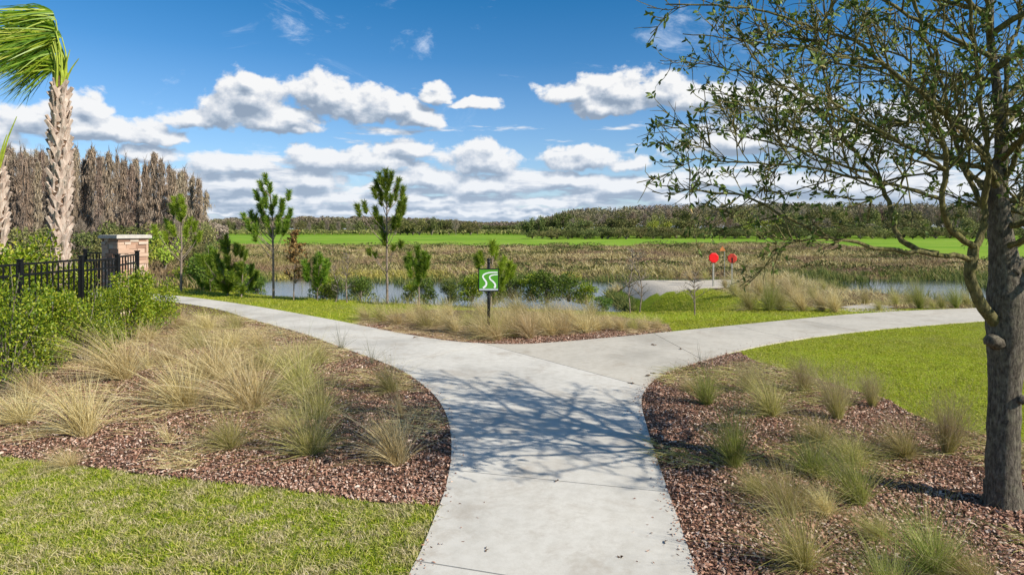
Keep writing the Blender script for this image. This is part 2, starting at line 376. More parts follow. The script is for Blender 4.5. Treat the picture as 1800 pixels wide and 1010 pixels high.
cutsR = [(G(1150, 588), G(1235, 634)), (G(1290, 573), G(1400, 600)), (G(1400, 562), G(1520, 585)), (G(1490, 553), G(1620, 574)), (G(1570, 548), G(1720, 566))]
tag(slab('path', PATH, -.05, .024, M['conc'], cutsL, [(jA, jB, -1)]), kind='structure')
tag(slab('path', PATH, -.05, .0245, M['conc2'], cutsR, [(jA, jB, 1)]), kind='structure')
bm = bmesh.new(); bm.faces.new([bm.verts.new((x, y, .008)) for x, y in PATH]); bmesh.ops.triangulate(bm, faces=bm.faces[:]); me = bpy.data.meshes.new('path_joint_base'); bm.to_mesh(me); bm.free(); me.materials.append(M['gap'])
o = bpy.data.objects.new('path_joint_base', me); COL.objects.link(o); tag(o, kind='structure')
# mulch beds
near_lawn_edge = [(-500, 740), (-150, 780), (0, 803), (100, 815), (200, 828), (350, 847), (500, 862), (620, 880), (700, 888), (778, 893)]
e = [G(*p) for p in near_lawn_edge]
BED_L = e + [p for p in wl if G(778, 893)[1] < p[1]] + [G(-120, 516), (-22, 21), (-22, 8)]
rl = [(1300, 620), (1330, 637), (1400, 655), (1500, 688), (1560, 703), (1600, 727), (1650, 748), (1735, 768), (1850, 795), (2100, 850), (2600, 900)]
BED_R = [p for p in wr if p[1] < G(1300, 620)[1]] + [(14, -3), (16, 4)] + [G(*p) for p in rl[::-1]]
ct = [p for p in wt if G(625, 571)[0] < p[0] < G(1190, 583)[0]]
BED_C = ct + [G(1175, 572), G(1110, 560), G(1000, 552), G(900, 546), G(760, 545), G(690, 553), G(640, 562)]
def bed_sheet(name, poly):
    bm = bmesh.new(); bm.faces.new([bm.verts.new((x, y, .012)) for x, y in poly]); bmesh.ops.triangulate(bm, faces=bm.faces[:])
    bmesh.ops.recalc_face_normals(bm, faces=bm.faces[:])
    for f in bm.faces:
        if f.normal.z < 0: f.normal_flip()
    me = bpy.data.meshes.new(name); bm.to_mesh(me); bm.free(); me.materials.append(M['mulch'])
    o = bpy.data.objects.new(name, me); COL.objects.link(o); return tag(o, kind='structure')
for b_ in (BED_L, BED_R, BED_C): bed_sheet('mulch_bed', b_)
# ------------------------------------------------------------------ terrain
crx = [-60, -22, -13.7, -9, -4.5, 0, 3.2, 6.5, 9, 12, 20, 45]
cry = [26, 26, 25, 22, 19.8, 18.3, 17.3, 17.7, 18.6, 19.6, 19.6, 19.6]
ZW = -1.2
def terr(x, y):
    x = np.asarray(x, float); y = np.asarray(y, float)
    c = np.interp(x, crx, cry)
    drop = ss(0, 1, (y - c - .2) / 6.5)
    z = -1.65 * drop
    z = np.where(y > 38, np.maximum(z, -9) , z)
    up = ss(41.5, 47, y) * .62 + ss(46, 86, y) * 1.03
    z = z + up * drop
    side = ss(-24, -17, x) * (1 - ss(48, 62, x))
    z = z * side + (-.15 * drop) * (1 - side) * (1 - ss(40, 86, y))
    s = ss(0, 1, (x - 4.2) / np.interp(y, [20, 25, 27.5], [4.4, 3.8, 2.6])) * (1 - ss(14.5, 18.5, x)) * (1 - ss(32.5, 37.5, y))
    z = z * (1 - s) + (-.12 * ss(17.8, 21, y) - .12 * ss(24, 27.5, y)) * s
    z = z + (vnoise(x, y, 3.1, 5) - .5) * .16 * ss(0, 8, y - c) 
    z = z + (vnoise(x, y, 90, 9) - .5) * .0
    return z
def axis(fine_lo, fine_hi, st, far):
    a = list(np.arange(fine_lo, fine_hi + st / 2, st)); v = fine_hi; s = st
    while v < far: s *= 1.25; v += s; a.append(v)
    return a
xr = axis(0, 70, .6, 3500); xs = np.array([-v for v in xr[:0:-1]] + xr)
ys = np.concatenate([[-3000, -1000, -300, -100, -40, -15], np.arange(-6, 60, .5), np.arange(60, 130, 1.2), axis(130, 300, 4, 4000)])
X, Y = np.meshgrid(xs, ys); Z = terr(X, Y)
nx, ny = len(xs), len(ys)
i = np.arange(ny - 1)[:, None] * nx + np.arange(nx - 1)[None, :]
f = np.stack([i, i + 1, i + nx + 1, i + nx], -1).reshape(-1, 4)
mb = MB(); mb.add(np.stack([X, Y, Z], -1), f)
gr = mb.build('ground', M['ground'], None, True); tag(gr, kind='structure')
# zones
def pxof(x, y, z):
    yy = np.maximum(y, .5); return CX + x / yy * F, HY + (H - z) / yy * F
PX, PY = pxof(X, Y, Z)
front = Y > 3
cr = np.interp(X, crx, cry)
field_lo = np.interp(PX, [300, 400, 500, 900, 1100, 1200, 1300, 1420, 1500, 1600, 1750, 1900], [425, 431, 433, 433, 433, 430, 427, 427, 433, 446, 459, 462])
field_hi = np.interp(PX, [300, 900, 1000, 1300, 1420, 1900], [411, 411, 413, 416, 415, 411])
field = front & (PY < field_lo) & (PY > field_hi - 3) & (Y > 35) & (PX > 330)
scrub = front & (Y > cr + 3.2) & ~field
scrub &= ~((X > 2) & (X < 10.5) & (Y < 33))
scrub |= front & (X > 8.6) & (Y > 19.3) & (Y < 60)
scrub |= (Y > 26) & (X < -14)
poly_sand = [(1085, 524), (1092, 505), (1120, 492), (1150, 484), (1200, 482), (1250, 484), (1292, 492), (1288, 504), (1240, 507), (1190, 511), (1165, 516), (1140, 524), (1110, 530)]
sand = front & inpoly(PX, PY, poly_sand) & (Y < 50)
sand &= (Z > -.60)
sand |= front & inpoly(PX, PY, [(1470, 547), (1490, 536), (1530, 533), (1570, 541), (1600, 546)])
zone = np.zeros((ny * nx, 4), np.float32); zone[:, 3] = 1
zone[:, 0] = sand.ravel(); zone[:, 1] = scrub.ravel(); zone[:, 2] = field.ravel()
at = gr.data.color_attributes.new('zone', 'FLOAT_COLOR', 'POINT'); at.data.foreach_set('color', zone.ravel())
mb = MB(); mb.add([[-70, 15, ZW], [80, 15, ZW], [80, 70, ZW], [-70, 70, ZW]], [[0, 1, 2, 3]])
tag(mb.build('water', M['water']), kind='structure')
#@@SPLIT
# ------------------------------------------------------------------ ground cover: chips and lawn blades
def scatter(n, x0, x1, y0, y1, wexp=0.0):
    x = rng.uniform(x0, x1, n); y = rng.uniform(0, 1, n)
    y = y0 + (y1 - y0) * y ** (1 + wexp); return x, y
def visible(x, y, m=60):
    px, py = pxof(x, y, 0); return (px > -m) & (px < 1800 + m) & (py < 1010 + m * 1.5)
def chips(name, poly, n, y0, y1, x0, x1, lab):
    x, y = scatter(n, x0, x1, y0, y1, .7); k = inpoly(x, y, poly) & visible(x, y); x = x[k]; y = y[k]; n = len(x)
    p = np.stack([x, y, rng.uniform(.014, .034, n)], 1)
    d = unit(np.stack([rng.normal(0, 1, n), rng.normal(0, 1, n), rng.normal(0, .35, n)], 1))
    s = unit(np.cross(d, np.stack([rng.normal(0, .4, n), rng.normal(0, .4, n), np.ones(n)], 1))); u = np.cross(s, d)
    L = (.007 + .026 * rng.random(n) ** 3)[:, None]; w = rng.uniform(.003, .012, n)[:, None]
    v = np.empty((n, 6, 3)); v[:, 0] = p - d * L - s * w; v[:, 1] = p - d * L * .7 + s * w; v[:, 2] = p - s * w * .9 + u * .006; v[:, 3] = p + s * w + u * .006; v[:, 4] = p + d * L * .8 - s * w * .8; v[:, 5] = p + d * L + s * w * .6
    o = (np.arange(n) * 6)[:, None]
    mb = MB(); mb.add(v.reshape(-1, 3), np.concatenate([np.concatenate([o, o + 1, o + 3, o + 2], 1), np.concatenate([o + 2, o + 3, o + 5, o + 4], 1)]))
    tag(mb.build(name, M['chip']), lab, 'bark mulch', kind='stuff')
chips('mulch_chips', BED_L, 190000, 5.2, 17, -13, 0.2, 'loose reddish brown bark chips over the left planting bed')
chips('mulch_chips', BED_R, 120000, 3.9, 13, 0.9, 8.5, 'loose reddish brown bark chips under the oak tree right of the path')
chips('mulch_chips', BED_C, 60000, 12, 17, -4.5, 5, 'loose brown bark chips below the green sign bed')
def spill(edge, n, sgn, lab):
    e_ = np.array([p for p in edge if 3.5 < p[1] < 14]); i = rng.integers(0, len(e_) - 1, n); t = rng.random(n)[:, None]; p = e_[i] * (1 - t) + e_[i + 1] * t; tt = unit(e_[i + 1] - e_[i]); off = sgn * (np.abs(rng.normal(0, .05, n)) + (rng.random(n) < .12) * rng.uniform(0, .35, n))[:, None]
    p = p + np.stack([-tt[:, 1], tt[:, 0]], 1) * off; k = inpoly(p[:, 0], p[:, 1], PATH); p = p[k]; n = len(p)
    mb = MB(); mb.add2(*leaves(np.concatenate([p, np.full((n, 1), .03)], 1), rng.normal(0, 1, (n, 3)) * [1, 1, .12], rng.uniform(.012, .035, n), rng.uniform(.006, .014, n), .2)); tag(mb.build('spilled_chips', M['chip']), lab, 'bark mulch', kind='stuff')
spill(wl, 200, -1, 'bark crumbs spilled over the left edge of the path'); spill(wl, 500, 1, 'bark crumbs along the left edge of the path'); spill(wr, 220, 1, 'bark crumbs spilled over the right edge of the path'); spill(wr, 500, -1, 'bark crumbs along the right edge of the path')
def lawn(name, mask, n, x0, x1, y0, y1, h, w, mat, lab, wexp=.6, seg=2, lean=.35):
    x, y = scatter(n, x0, x1, y0, y1, wexp); k = visible(x, y, 700) & mask(x, y); x = x[k]; y = y[k]; n = len(x)
    z = terr(x, y)
    g = .35 + .7 * vnoise(x, y, .16, 3) + .6 * vnoise(x, y, .55, 8)
    L = rng.uniform(.5, 1.15, n) * h * g
    d = unit(np.stack([rng.normal(0, lean, n), rng.normal(0, lean, n), np.ones(n)], 1))
    b = np.stack([rng.normal(-.15, .5, n), rng.normal(0, .5, n), -rng.uniform(0, .6, n)], 1)
    mb = MB(); mb.add2(*blades(np.stack([x, y, z], 1), d, L, w, b, seg)); tag(mb.build(name, mat), lab, 'grass', kind='stuff')
out_path = lambda x, y: ~inpoly(x, y, PATH)
def m_front(x, y):
    ex = 778 + 0 * x
    return out_path(x, y) & ~inpoly(x, y, BED_L) & (x < 0.5)
lawn('lawn_grass', m_front, 300000, -9.5, 0.2, 3.5, 7.2, .055, .0075, M['lawn'], 'patchy green and straw coloured lawn at the front left', .3)
def m_right(x, y): return out_path(x, y) & ~inpoly(x, y, BED_R) & (x > 3)
lawn('lawn_grass', m_right, 480000, 3.2, 19, 5.0, 16.5, .035, .008, M['lawn2'], 'mown yellow green lawn behind the right planting bed', .3)
def m_back(x, y): return out_path(x, y) & ~inpoly(x, y, BED_C) & (y > np.interp(x, [-14, -4, 0, 6, 14], [21, 14, 13.2, 15, 18])) & (y < np.interp(x, crx, cry) + 3.0) & ~((x > 9) & (y > 19))
lawn('lawn_grass', m_back, 150000, -16, 16, 13.2, 29, .07, .014, M['lawn2'], 'strip of green lawn between the path and the pond', .0)
def m_slope(x, y): return (y > 17.5) & (x > 2.6) & (x < 9.6) & (terr(x, y) > -1.2) & ~inpoly(*pxof(x, y, terr(x, y)), poly_sand) & (y < 26.5)
lawn('lawn_grass', m_slope, 60000, 2.6, 9.6, 18, 31, .06, .014, M['lawn2'], 'green grass slope between the pond and the sand mound', .0)
# marsh scrub on the far bank, reeds at the water
def stuffblades(name, n, x0, x1, y0, y1, keep, h, w, mat, lab, cat, per=4, seg=2, spread=.35):
    x, y = scatter(n, x0, x1, y0, y1); z = terr(x, y); k = keep(x, y, z); x, y, z = x[k], y[k], z[k]
    px, _ = pxof(x, y, z); k = (px > -40) & (px < 1840); x, y, z = x[k], y[k], z[k]; m = len(x)
    z = np.maximum(z, ZW - .12); hh = h * (.45 + 1.1 * vnoise(x, y, 4.5, 13)) * rng.uniform(.6, 1.3, m)
    b = np.repeat(np.stack([x, y, z - .02], 1), per, 0) + rng.normal(0, .08, (m * per, 3)) * np.array([1, 1, 0])
    d = unit(np.stack([rng.normal(0, spread, m * per), rng.normal(0, spread, m * per), np.ones(m * per)], 1))
    bd = np.stack([rng.normal(-.12, .25, m * per), rng.normal(0, .2, m * per), np.zeros(m * per)], 1)
    mb = MB(); mb.add2(*blades(b, d, np.repeat(hh, per), w, bd, seg)); return tag(mb.build(name, mat), lab, cat, kind='stuff')
def fl(x, y):
    px, _ = pxof(x, y, 0); return np.interp(px, [300, 400, 500, 900, 1100, 1200, 1300, 1420, 1500, 1600, 1750, 1900], [425, 431, 433, 433, 433, 430, 427, 427, 433, 446, 459, 462])
def k_scrub(x, y, z):
    px, py = pxof(x, y, z); return (z > ZW + .02) & (py > fl(x, y) + .5) & (y > 40)
stuffblades('marsh_scrub', 70000, -60, 85, 42, 100, k_scrub, .40, .06, M['scrub'], 'brown dead marsh scrub covering the far bank of the pond', 'scrub', spread=.8)
stuffblades('pond_reeds', 6000, -30, 40, 40, 47, lambda x, y, z: (z > ZW - .25) & (z < ZW + .55) & (vnoise(x, y, 5, 21) > .45), .55, .05, M['reed'], 'green reeds along the far water edge', 'reeds', 5)
stuffblades('yellow_weeds', 5200, -18, 5, 42.5, 48, lambda x, y, z: (z > ZW - .05) & (vnoise(x, y, 3, 31) > .40), .38, .09, M['yel'], 'low yellow weeds at the far water edge', 'weeds', 5, spread=.9)
stuffblades('marsh_grass', 15000, -60, 85, 43, 98, lambda x, y, z: k_scrub(x, y, z) & (vnoise(x, y * 2.2, 11, 51) + .5 * vnoise(x, y * 2, 3, 52) > .88), .50, .05, M['olive'], 'olive green patches in the far marsh', 'marsh grass', spread=.6)
stuffblades('marsh_grass', 42000, -60, 85, 43, 90, lambda x, y, z: k_scrub(x, y, z) & (vnoise(x, y * 2.4, 9, 61) + .5 * vnoise(x, y * 2, 2.6, 62) > .86), .42, .05, M['tan'], 'straw coloured patches in the far marsh', 'marsh grass', spread=.8)
stuffblades('marsh_grass', 5000, -24, 32, 36.5, 44, lambda x, y, z: (z < ZW + .1) & (vnoise(x, y * 1.5, 3.2, 71) > .60 + .10 * (y < 40)), .60, .035, M['reed'], 'reeds standing in the shallow far side of the pond', 'reeds', 5, spread=.2)
def lowbushes(n, lab):
    m = 300; bx = rng.uniform(-55, 80, m); by = rng.uniform(47, 96, m); k0 = k_scrub(bx, by, terr(bx, by)); bx, by = bx[k0], by[k0]; m = len(bx); rr = rng.uniform(.5, 1.9, m)
    k = rng.integers(0, m, n); u = unit(rng.normal(0, 1, (n, 3))); p = np.stack([bx[k], by[k], terr(bx, by)[k]], 1) + u * rr[k][:, None] * np.array([1.3, 1, .42]); p[:, 2] = np.maximum(p[:, 2], terr(p[:, 0], p[:, 1]))
    mb = MB(); mb.add(*cards(p, .16)); tag(mb.build('marsh_thicket', M['far_dark']), lab, 'thicket', kind='stuff')
lowbushes(60000, 'dark low thickets dotted over the far marsh')
def k_near(x, y, z):
    c = np.interp(x, crx, cry); return (y > c + 2.0) & (z < -.30) & (z > ZW - .18) & (y < 34) & ~((x > 3.2) & (x < 10)) & (vnoise(x, y, 3.5, 17) > .35)
stuffblades('bank_weeds', 9000, -16, 26, 20, 34, k_near, .40, .025, M['reed'], 'green and straw weeds on the near pond bank', 'weeds', 5)
stuffblades('bank_weeds', 2500, 2.6, 5.4, 27, 36, lambda x, y, z: (z > ZW - .1) & (z < -.45), .38, .03, M['reed'], 'weeds on the water side of the sand mound', 'weeds', 6, spread=.5)
stuffblades('bank_weeds', 9000, -40, -12, 24, 60, lambda x, y, z: (z > ZW + .05) & (y > np.interp(x, crx, cry) + .6), .55, .03, M['scrub'], 'tan and brown weeds left of the pond behind the young pines', 'weeds', 5)
stuffblades('straw_litter', 4500, 8.4, 32, 19.3, 37, lambda x, y, z: (z > ZW) & ~inpoly(*pxof(x, y, z), poly_sand) & (vnoise(x, y, 1.6, 4) > .40), .22, .016, M['tan'], 'flattened straw between the clumps beyond the right path', 'dead grass', 5, spread=.9)
stuffblades('straw_litter', 2500, 3, 16, 33, 42, lambda x, y, z: (z > ZW) & ~inpoly(*pxof(x, y, z), poly_sand), .55, .03, M['tan'], 'pale straw on the far side of the sand mound', 'dead grass', 6, spread=.5)
# ------------------------------------------------------------------ ornamental grass clumps
def tuft_mesh(name, mats, n, h, spread, lean, droop, rad, w, seg=4, plume=0, flat=0):
    mb = MB()
    a = rng.uniform(0, 2 * PI, n); r = rad * np.sqrt(rng.uniform(0, 1, n))
    b = np.stack([np.cos(a) * r, np.sin(a) * r, np.zeros(n)], 1)
    tilt = np.abs(rng.normal(0, spread, n)) + flat * rng.uniform(0, 1, n) ** 2.5
    n0 = rng.uniform(-.25, .25, 6)[rng.integers(0, 6, n)]; a = a + n0 * 2
    az = a + rng.normal(0, .7, n)
    d = unit(np.stack([np.cos(az) * np.sin(tilt) + lean, np.sin(az) * np.sin(tilt), np.cos(tilt) + .1], 1))
    L = h * rng.uniform(.40, 1.15, n) * (1 + n0)
    dr = droop * rng.uniform(.4, 1.5, n)
    bend = np.stack([d[:, 0] * dr + lean * .7 + rng.normal(0, .26, n), d[:, 1] * dr + rng.normal(0, .26, n), -dr * (np.sin(tilt) * .9 + .25)], 1)
    bend[:, 2] = np.maximum(bend[:, 2], -d[:, 2] * .97)
    mb.add2(*blades(b, d, L, w, bend, seg), 0)
    if plume:
        m = plume; k = rng.integers(0, n, m); t = rng.uniform(.55, 1.0, m)[:, None]
        p = b[k] + d[k] * L[k][:, None] * t + bend[k] * L[k][:, None] * t * t + rng.normal(0, .03, (m, 3))
        p[:, 2] = np.maximum(p[:, 2], .02)
        dd = unit(d[k] + rng.normal(0, .35, (m, 3)) + np.array([lean, 0, 0]))
        mb.add2(*blades(p, dd, rng.uniform(.06, .16, m), w * .5, rng.normal(0, .15, (m, 3)), 2), 1)
    return mb.mesh(name, mats)
TU = {}
for v in range(5):
    TU['tan', v] = tuft_mesh('tuft', [M['tan'], M['plume']], 620, 1.05, .30, -.16, .34, .10, .0052, flat=.9)
    TU['lean', v] = tuft_mesh('tuft', [M['tan'], M['plume']], 620, 1.12, .22, -.26, .38, .09, .0052, flat=.8)
    TU['olive', v] = tuft_mesh('tuft', [M['olive'], M['plume']], 800, 1.05, .32, -.14, .35, .10, .0046, plume=1100, flat=1.1)
    TU['green', v] = tuft_mesh('tuft', [M['green'], M['plume']], 760, 1.08, .26, -.05, .25, .09, .0046, plume=700, flat=.8)
    TU['plume', v] = tuft_mesh('tuft', [M['olive'], M['plume']], 520, 1.0, .25, -.05, .18, .07, .0038, plume=4200, flat=.5)
TU['spike', 0] = tuft_mesh('tuft', [M['spike'], M['plume']], 42, 1.05, .5, -.05, .25, .04, .007)
TU['dead', 0] = tuft_mesh('tuft', [M['tan'], M['plume']], 90, 1.0, .3, -.15, .3, .04, .006, flat=.4)
def tuft(kind, px, py, hpx, label, group, z=0.0, sx=1.0, rz=None):
    v = int(rng.integers(0, 5)) if (kind, 1) in TU else 0
    x, y = G(px, py, z); h = hpx * y / F
    o = bpy.data.objects.new('ornamental_tuft', TU[kind, v]); COL.objects.link(o)
    o.location = (x, y, z + .005); h *= rng.uniform(1.0, 1.16); o.scale = (h * sx * .90, h * sx * .90, h * .94)
    o.rotation_euler = (rng.normal(0, .09), rng.normal(-.04, .09), rng.uniform(-.5, .5) if rz is None else rz)
    if rng.random() < .5 and rz is None: o.scale[1] *= -1
    tag(o, label, 'plant', group); return o
def bedstraw(poly, n, x0, x1, y0, y1, thr, mat, lab):
    x, y = scatter(n, x0, x1, y0, y1, .3); k = inpoly(x, y, poly) & visible(x, y) & (vnoise(x, y, 1.1, 23) * .7 + vnoise(x, y, .3, 24) * .3 > thr(x, y)); x, y = x[k], y[k]; n = len(x)
    a = rng.normal(PI, .9, n); d = unit(np.stack([np.cos(a), np.sin(a), rng.uniform(.0, .45, n)], 1))
    b = np.stack([rng.normal(0, .25, n), rng.normal(0, .25, n), -rng.uniform(0, .3, n)], 1); b[:, 2] = np.maximum(b[:, 2], -d[:, 2])
    mb = MB(); mb.add2(*blades(np.stack([x, y, rng.uniform(.02, .07, n)], 1), d, rng.uniform(.10, .38, n), .0045, b, 3)); tag(mb.build('fallen_straw', M[mat]), lab, 'dead grass', kind='stuff')
bedstraw(BED_L, 34000, -13, .2, 6.0, 17, lambda x, y: np.interp(y, [5.5, 7.5, 10, 14], [.72, .58, .50, .40]), 'tan', 'fallen straw lying between the clumps of the left bed')
bedstraw(BED_R, 20000, 1.5, 8, 3.9, 11, lambda x, y: .52 + .0 * x, 'olive', 'fallen straw lying between the clumps of the right bed')
bedstraw(BED_C, 14000, -4.5, 5, 12.6, 17, lambda x, y: np.interp(y, [12.8, 14.4], [.62, .4]), 'tan', 'fallen straw between the clumps around the green sign')
GL = 'dry grass clumps in the left mulch bed'
for a in [('tan', 40, 745, 78, 'low straw clump at the far left, in front of the nearest hedge shrub', 1.2),
          ('lean', 150, 768, 128, 'tall golden clump leaning left, biggest one near the left edge of the photo', .9),
          ('tan', 60, 700, 70, 'flattened straw clump touching the foot of the nearest hedge shrub', 1.2),
          ('lean', 218, 668, 95, 'blond clump blown left just below the hedge and left of the middle of the bed', 1.1),
          ('dead', 262, 650, 75, 'reddish tan upright clump at the right foot of the hedge', 1.0),
          ('tan', 325, 718, 112, 'wide shaggy straw clump in the middle of the left bed', 1.2),
          ('tan', 442, 722, 135, 'largest blond clump of the left bed, right of its middle', 1.05),
          ('tan', 378, 668, 100, 'blond clump behind the two biggest ones of the left bed', 1.2),
          ('olive', 405, 790, 78, 'short dull green clump with a dark shadow near the front of the left bed', 1.0),
          ('dead', 298, 782, 62, 'small sparse dead tuft standing alone near the front of the left bed', .9),
          ('olive', 545, 800, 112, 'yellow green clump at the front centre of the left bed', 1.0),
          ('olive', 560, 735, 105, 'dull green upright clump behind the yellow green one in the left bed', .8),
          ('olive', 528, 690, 110, 'olive clump in the shaded middle of the left bed', .9),
          ('lean', 700, 818, 112, 'sprawling straw clump closest to the curved path edge', 1.0),
          ('dead', 706, 735, 105, 'tall thin tan clump standing behind the sprawling one by the path curve', .6),
          ('olive', 688, 690, 70, 'small olive clump on the path edge at the start of the tree shadow', .8),
          ('spike', 600, 616, 55, 'dark thin spiky tuft sticking up against the pale path', 1.2),
          ('spike', 655, 640, 55, 'sparse grey tuft with few blades right of the dark spiky one', 1.2),
          ('olive', 470, 650, 62, 'low olive clump behind the largest blond one', 1.2),
          ('tan', 520, 645, 55, 'low tan clump between the path edge and the shaded part of the left bed', 1.2),
          ('olive', 560, 640, 55, 'low dull clump beside the dark spiky tuft', 1.1),
          ('tan', 300, 640, 62, 'pale clump right of the hedge end', 1.3),
          ('olive', 345, 612, 52, 'olive clump close behind the hedge end', 1.2),
          ('tan', 410, 612, 52, 'tan clump halfway along the upper path edge of the left bed', 1.3),
          ('tan', 455, 610, 42, 'small tan clump on the upper path edge of the left bed', 1.3),
          ('tan', 320, 575, 40, 'furthest straw clump of the left bed beside the path', 1.3),
          ('tan', 365, 580, 42, 'second furthest straw clump of the left bed beside the path', 1.3),
          ('olive', 415, 578, 34, 'small olive tuft overhanging the path at the far end of the left bed', 1.1),
          ('spike', 493, 592, 30, 'tiny grey spiky tuft on the path edge at the far end of the left bed', 1.2),
          ('tan', 120, 820, 40, 'flat straw tuft lying on the mulch by the front lawn', 1.6),
          ('tan', 262, 600, 40, 'straw clump hidden against the hedge base', 1.3),
          ('tan', 500, 755, 45, 'low straw tuft left of the yellow green clump', 1.2)]:
    tuft(*a[:4], a[4], GL, sx=a[5])
GR = 'fine grass clumps in the right mulch bed'
for a in [('green', 1243, 712, 78, 'bright green upright clump nearest to the tip of the right bed', .85),
          ('spike', 1235, 652, 48, 'faint thin blades rising at the tip of the right bed by the path', 1.2),
          ('tan', 1215, 690, 35, 'small straw tuft left of the bright green clump', 1.1),
          ('green', 1292, 822, 128, 'tall narrow green clump nearest the left side of the right bed', .7),
          ('olive', 1355, 732, 88, 'brown green clump in the back row just right of the bright green one', .95),
          ('plume', 1318, 690, 60, 'misty brownish clump at the back left of the right bed', 1.0),
          ('plume', 1412, 690, 66, 'small misty clump against the lawn at the back of the right bed', .95),
          ('plume', 1473, 738, 96, 'pinkish brown feathery clump in the middle of the back row', .9),
          ('plume', 1533, 716, 66, 'small feathery clump on the lawn edge right of the pinkish one', .9),
          ('olive', 1590, 806, 84, 'pale low clump with fanned blades left of the tree and of the tall feathery one', 1.15),
          ('plume', 1665, 800, 118, 'tall pinkish feathery clump next to the oak trunk', .8),
          ('green', 1432, 838, 84, 'low spreading green clump in the centre of the right bed', 1.2),
          ('olive', 1500, 818, 70, 'low pale clump right of the spreading green one', 1.2),
          ('olive', 1385, 905, 118, 'olive clump left of centre in the nearer half of the right bed', .9),
          ('green', 1512, 890, 110, 'dark green clump right of centre in the nearer half of the right bed', .9),
          ('olive', 1410, 1004, 150, 'large pale clump at the bottom edge of the photo beside the path', .75),
          ('green', 1645, 1015, 130, 'yellow green clump at the bottom edge below the oak trunk', 1.0),
          ('green', 1560, 1060, 110, 'dark green clump cut by the bottom edge of the photo', 1.0),
          ('olive', 1330, 870, 60, 'thin low tuft under the tall narrow green clump', 1.0),
          ('tan', 1450, 905, 60, 'straw coloured flopped tuft between the olive and the dark green clump', 1.2),
          ('olive', 1445, 780, 62, 'low mounded clump below the pinkish feathery one', 1.2),
          ('olive', 1545, 950, 60, 'loose low tuft below the dark green clump', 1.2),
          ('olive', 1720, 1040, 90, 'low loose clump in front of the oak trunk at the bottom edge', 1.2)]:
    tuft(*a[:4], a[4], GR, sx=a[5])
ORD = ['first', 'second', 'third', 'fourth', 'fifth', 'sixth', 'seventh', 'eighth', 'ninth', 'tenth', 'eleventh', 'twelfth', 'thirteenth', 'fourteenth', 'fifteenth', 'sixteenth', 'seventeenth', 'eighteenth', 'nineteenth', 'twentieth', 'twenty first', 'twenty second', 'twenty third', 'twenty fourth', 'twenty fifth', 'twenty sixth', 'twenty seventh', 'twenty eighth', 'twenty ninth', 'thirtieth'] + ['thirty ' + s for s in ('first', 'second', 'third', 'fourth', 'fifth', 'sixth', 'seventh', 'eighth', 'ninth')]
cb = [(645, 562, 34), (672, 566, 42), (700, 572, 44), (728, 568, 40), (752, 578, 50), (778, 572, 46), (800, 586, 48), (826, 574, 42), (838, 590, 38), (852, 597, 44), (874, 599, 46), (868, 594, 64), (884, 580, 60), (905, 592, 66), (930, 596, 62), (948, 580, 60), (968, 590, 56), (990, 588, 56), (1008, 576, 58), (1028, 586, 52), (1050, 582, 46), (1072, 578, 42), (1092, 582, 36), (1114, 580, 34), (1136, 579, 30), (1158, 578, 24), (740, 560, 40), (790, 556, 44), (850, 558, 40), (915, 560, 56), (975, 562, 50), (1040, 562, 48)]
for k, (px, py, h) in enumerate(sorted(cb)):
    kd = 'olive' if k % 4 == 1 else ('lean' if k % 5 == 3 else 'tan')
    tuft(kd, px, py, h, ('dull olive' if kd == 'olive' else 'straw coloured') + ' grass clump around the green sign, %s from left in its bed' % ORD[k], 'grass clumps in the bed around the green sign', sx=.95)
rb = [(1292, 520, 34), (1318, 545, 44), (1335, 520, 42), (1352, 546, 50), (1372, 545, 52), (1388, 520, 44), (1410, 546, 58), (1430, 525, 40), (1446, 546, 50), (1468, 548, 46), (1360, 506, 30), (1310, 508, 28), (1520, 534, 26), (1575, 535, 30), (1618, 542, 44), (1600, 532, 24), (1655, 540, 26), (1682, 541, 46), (1700, 536, 34), (1545, 545, 20), (1400, 506, 26), (1275, 505, 22), (1715, 541, 26), (1640, 541, 22), (1450, 510, 24), (1212, 493, 22), (1180, 489, 16), (1240, 488, 18)]
for k, (px, py, h) in enumerate(sorted(rb)):
    kd = 'green' if px in (1618, 1682, 1352) else ('olive' if (k % 2 == 0 or px > 1500) else 'tan')
    tuft(kd, px, py, h * rng.uniform(1.0, 1.35), {'green': 'green', 'olive': 'olive', 'tan': 'golden'}[kd] + ' grass clump between right path and water, %s from left' % ORD[k], 'grass clumps between the right path and the pond', z=-.1 if py < 535 else 0, sx=.62)
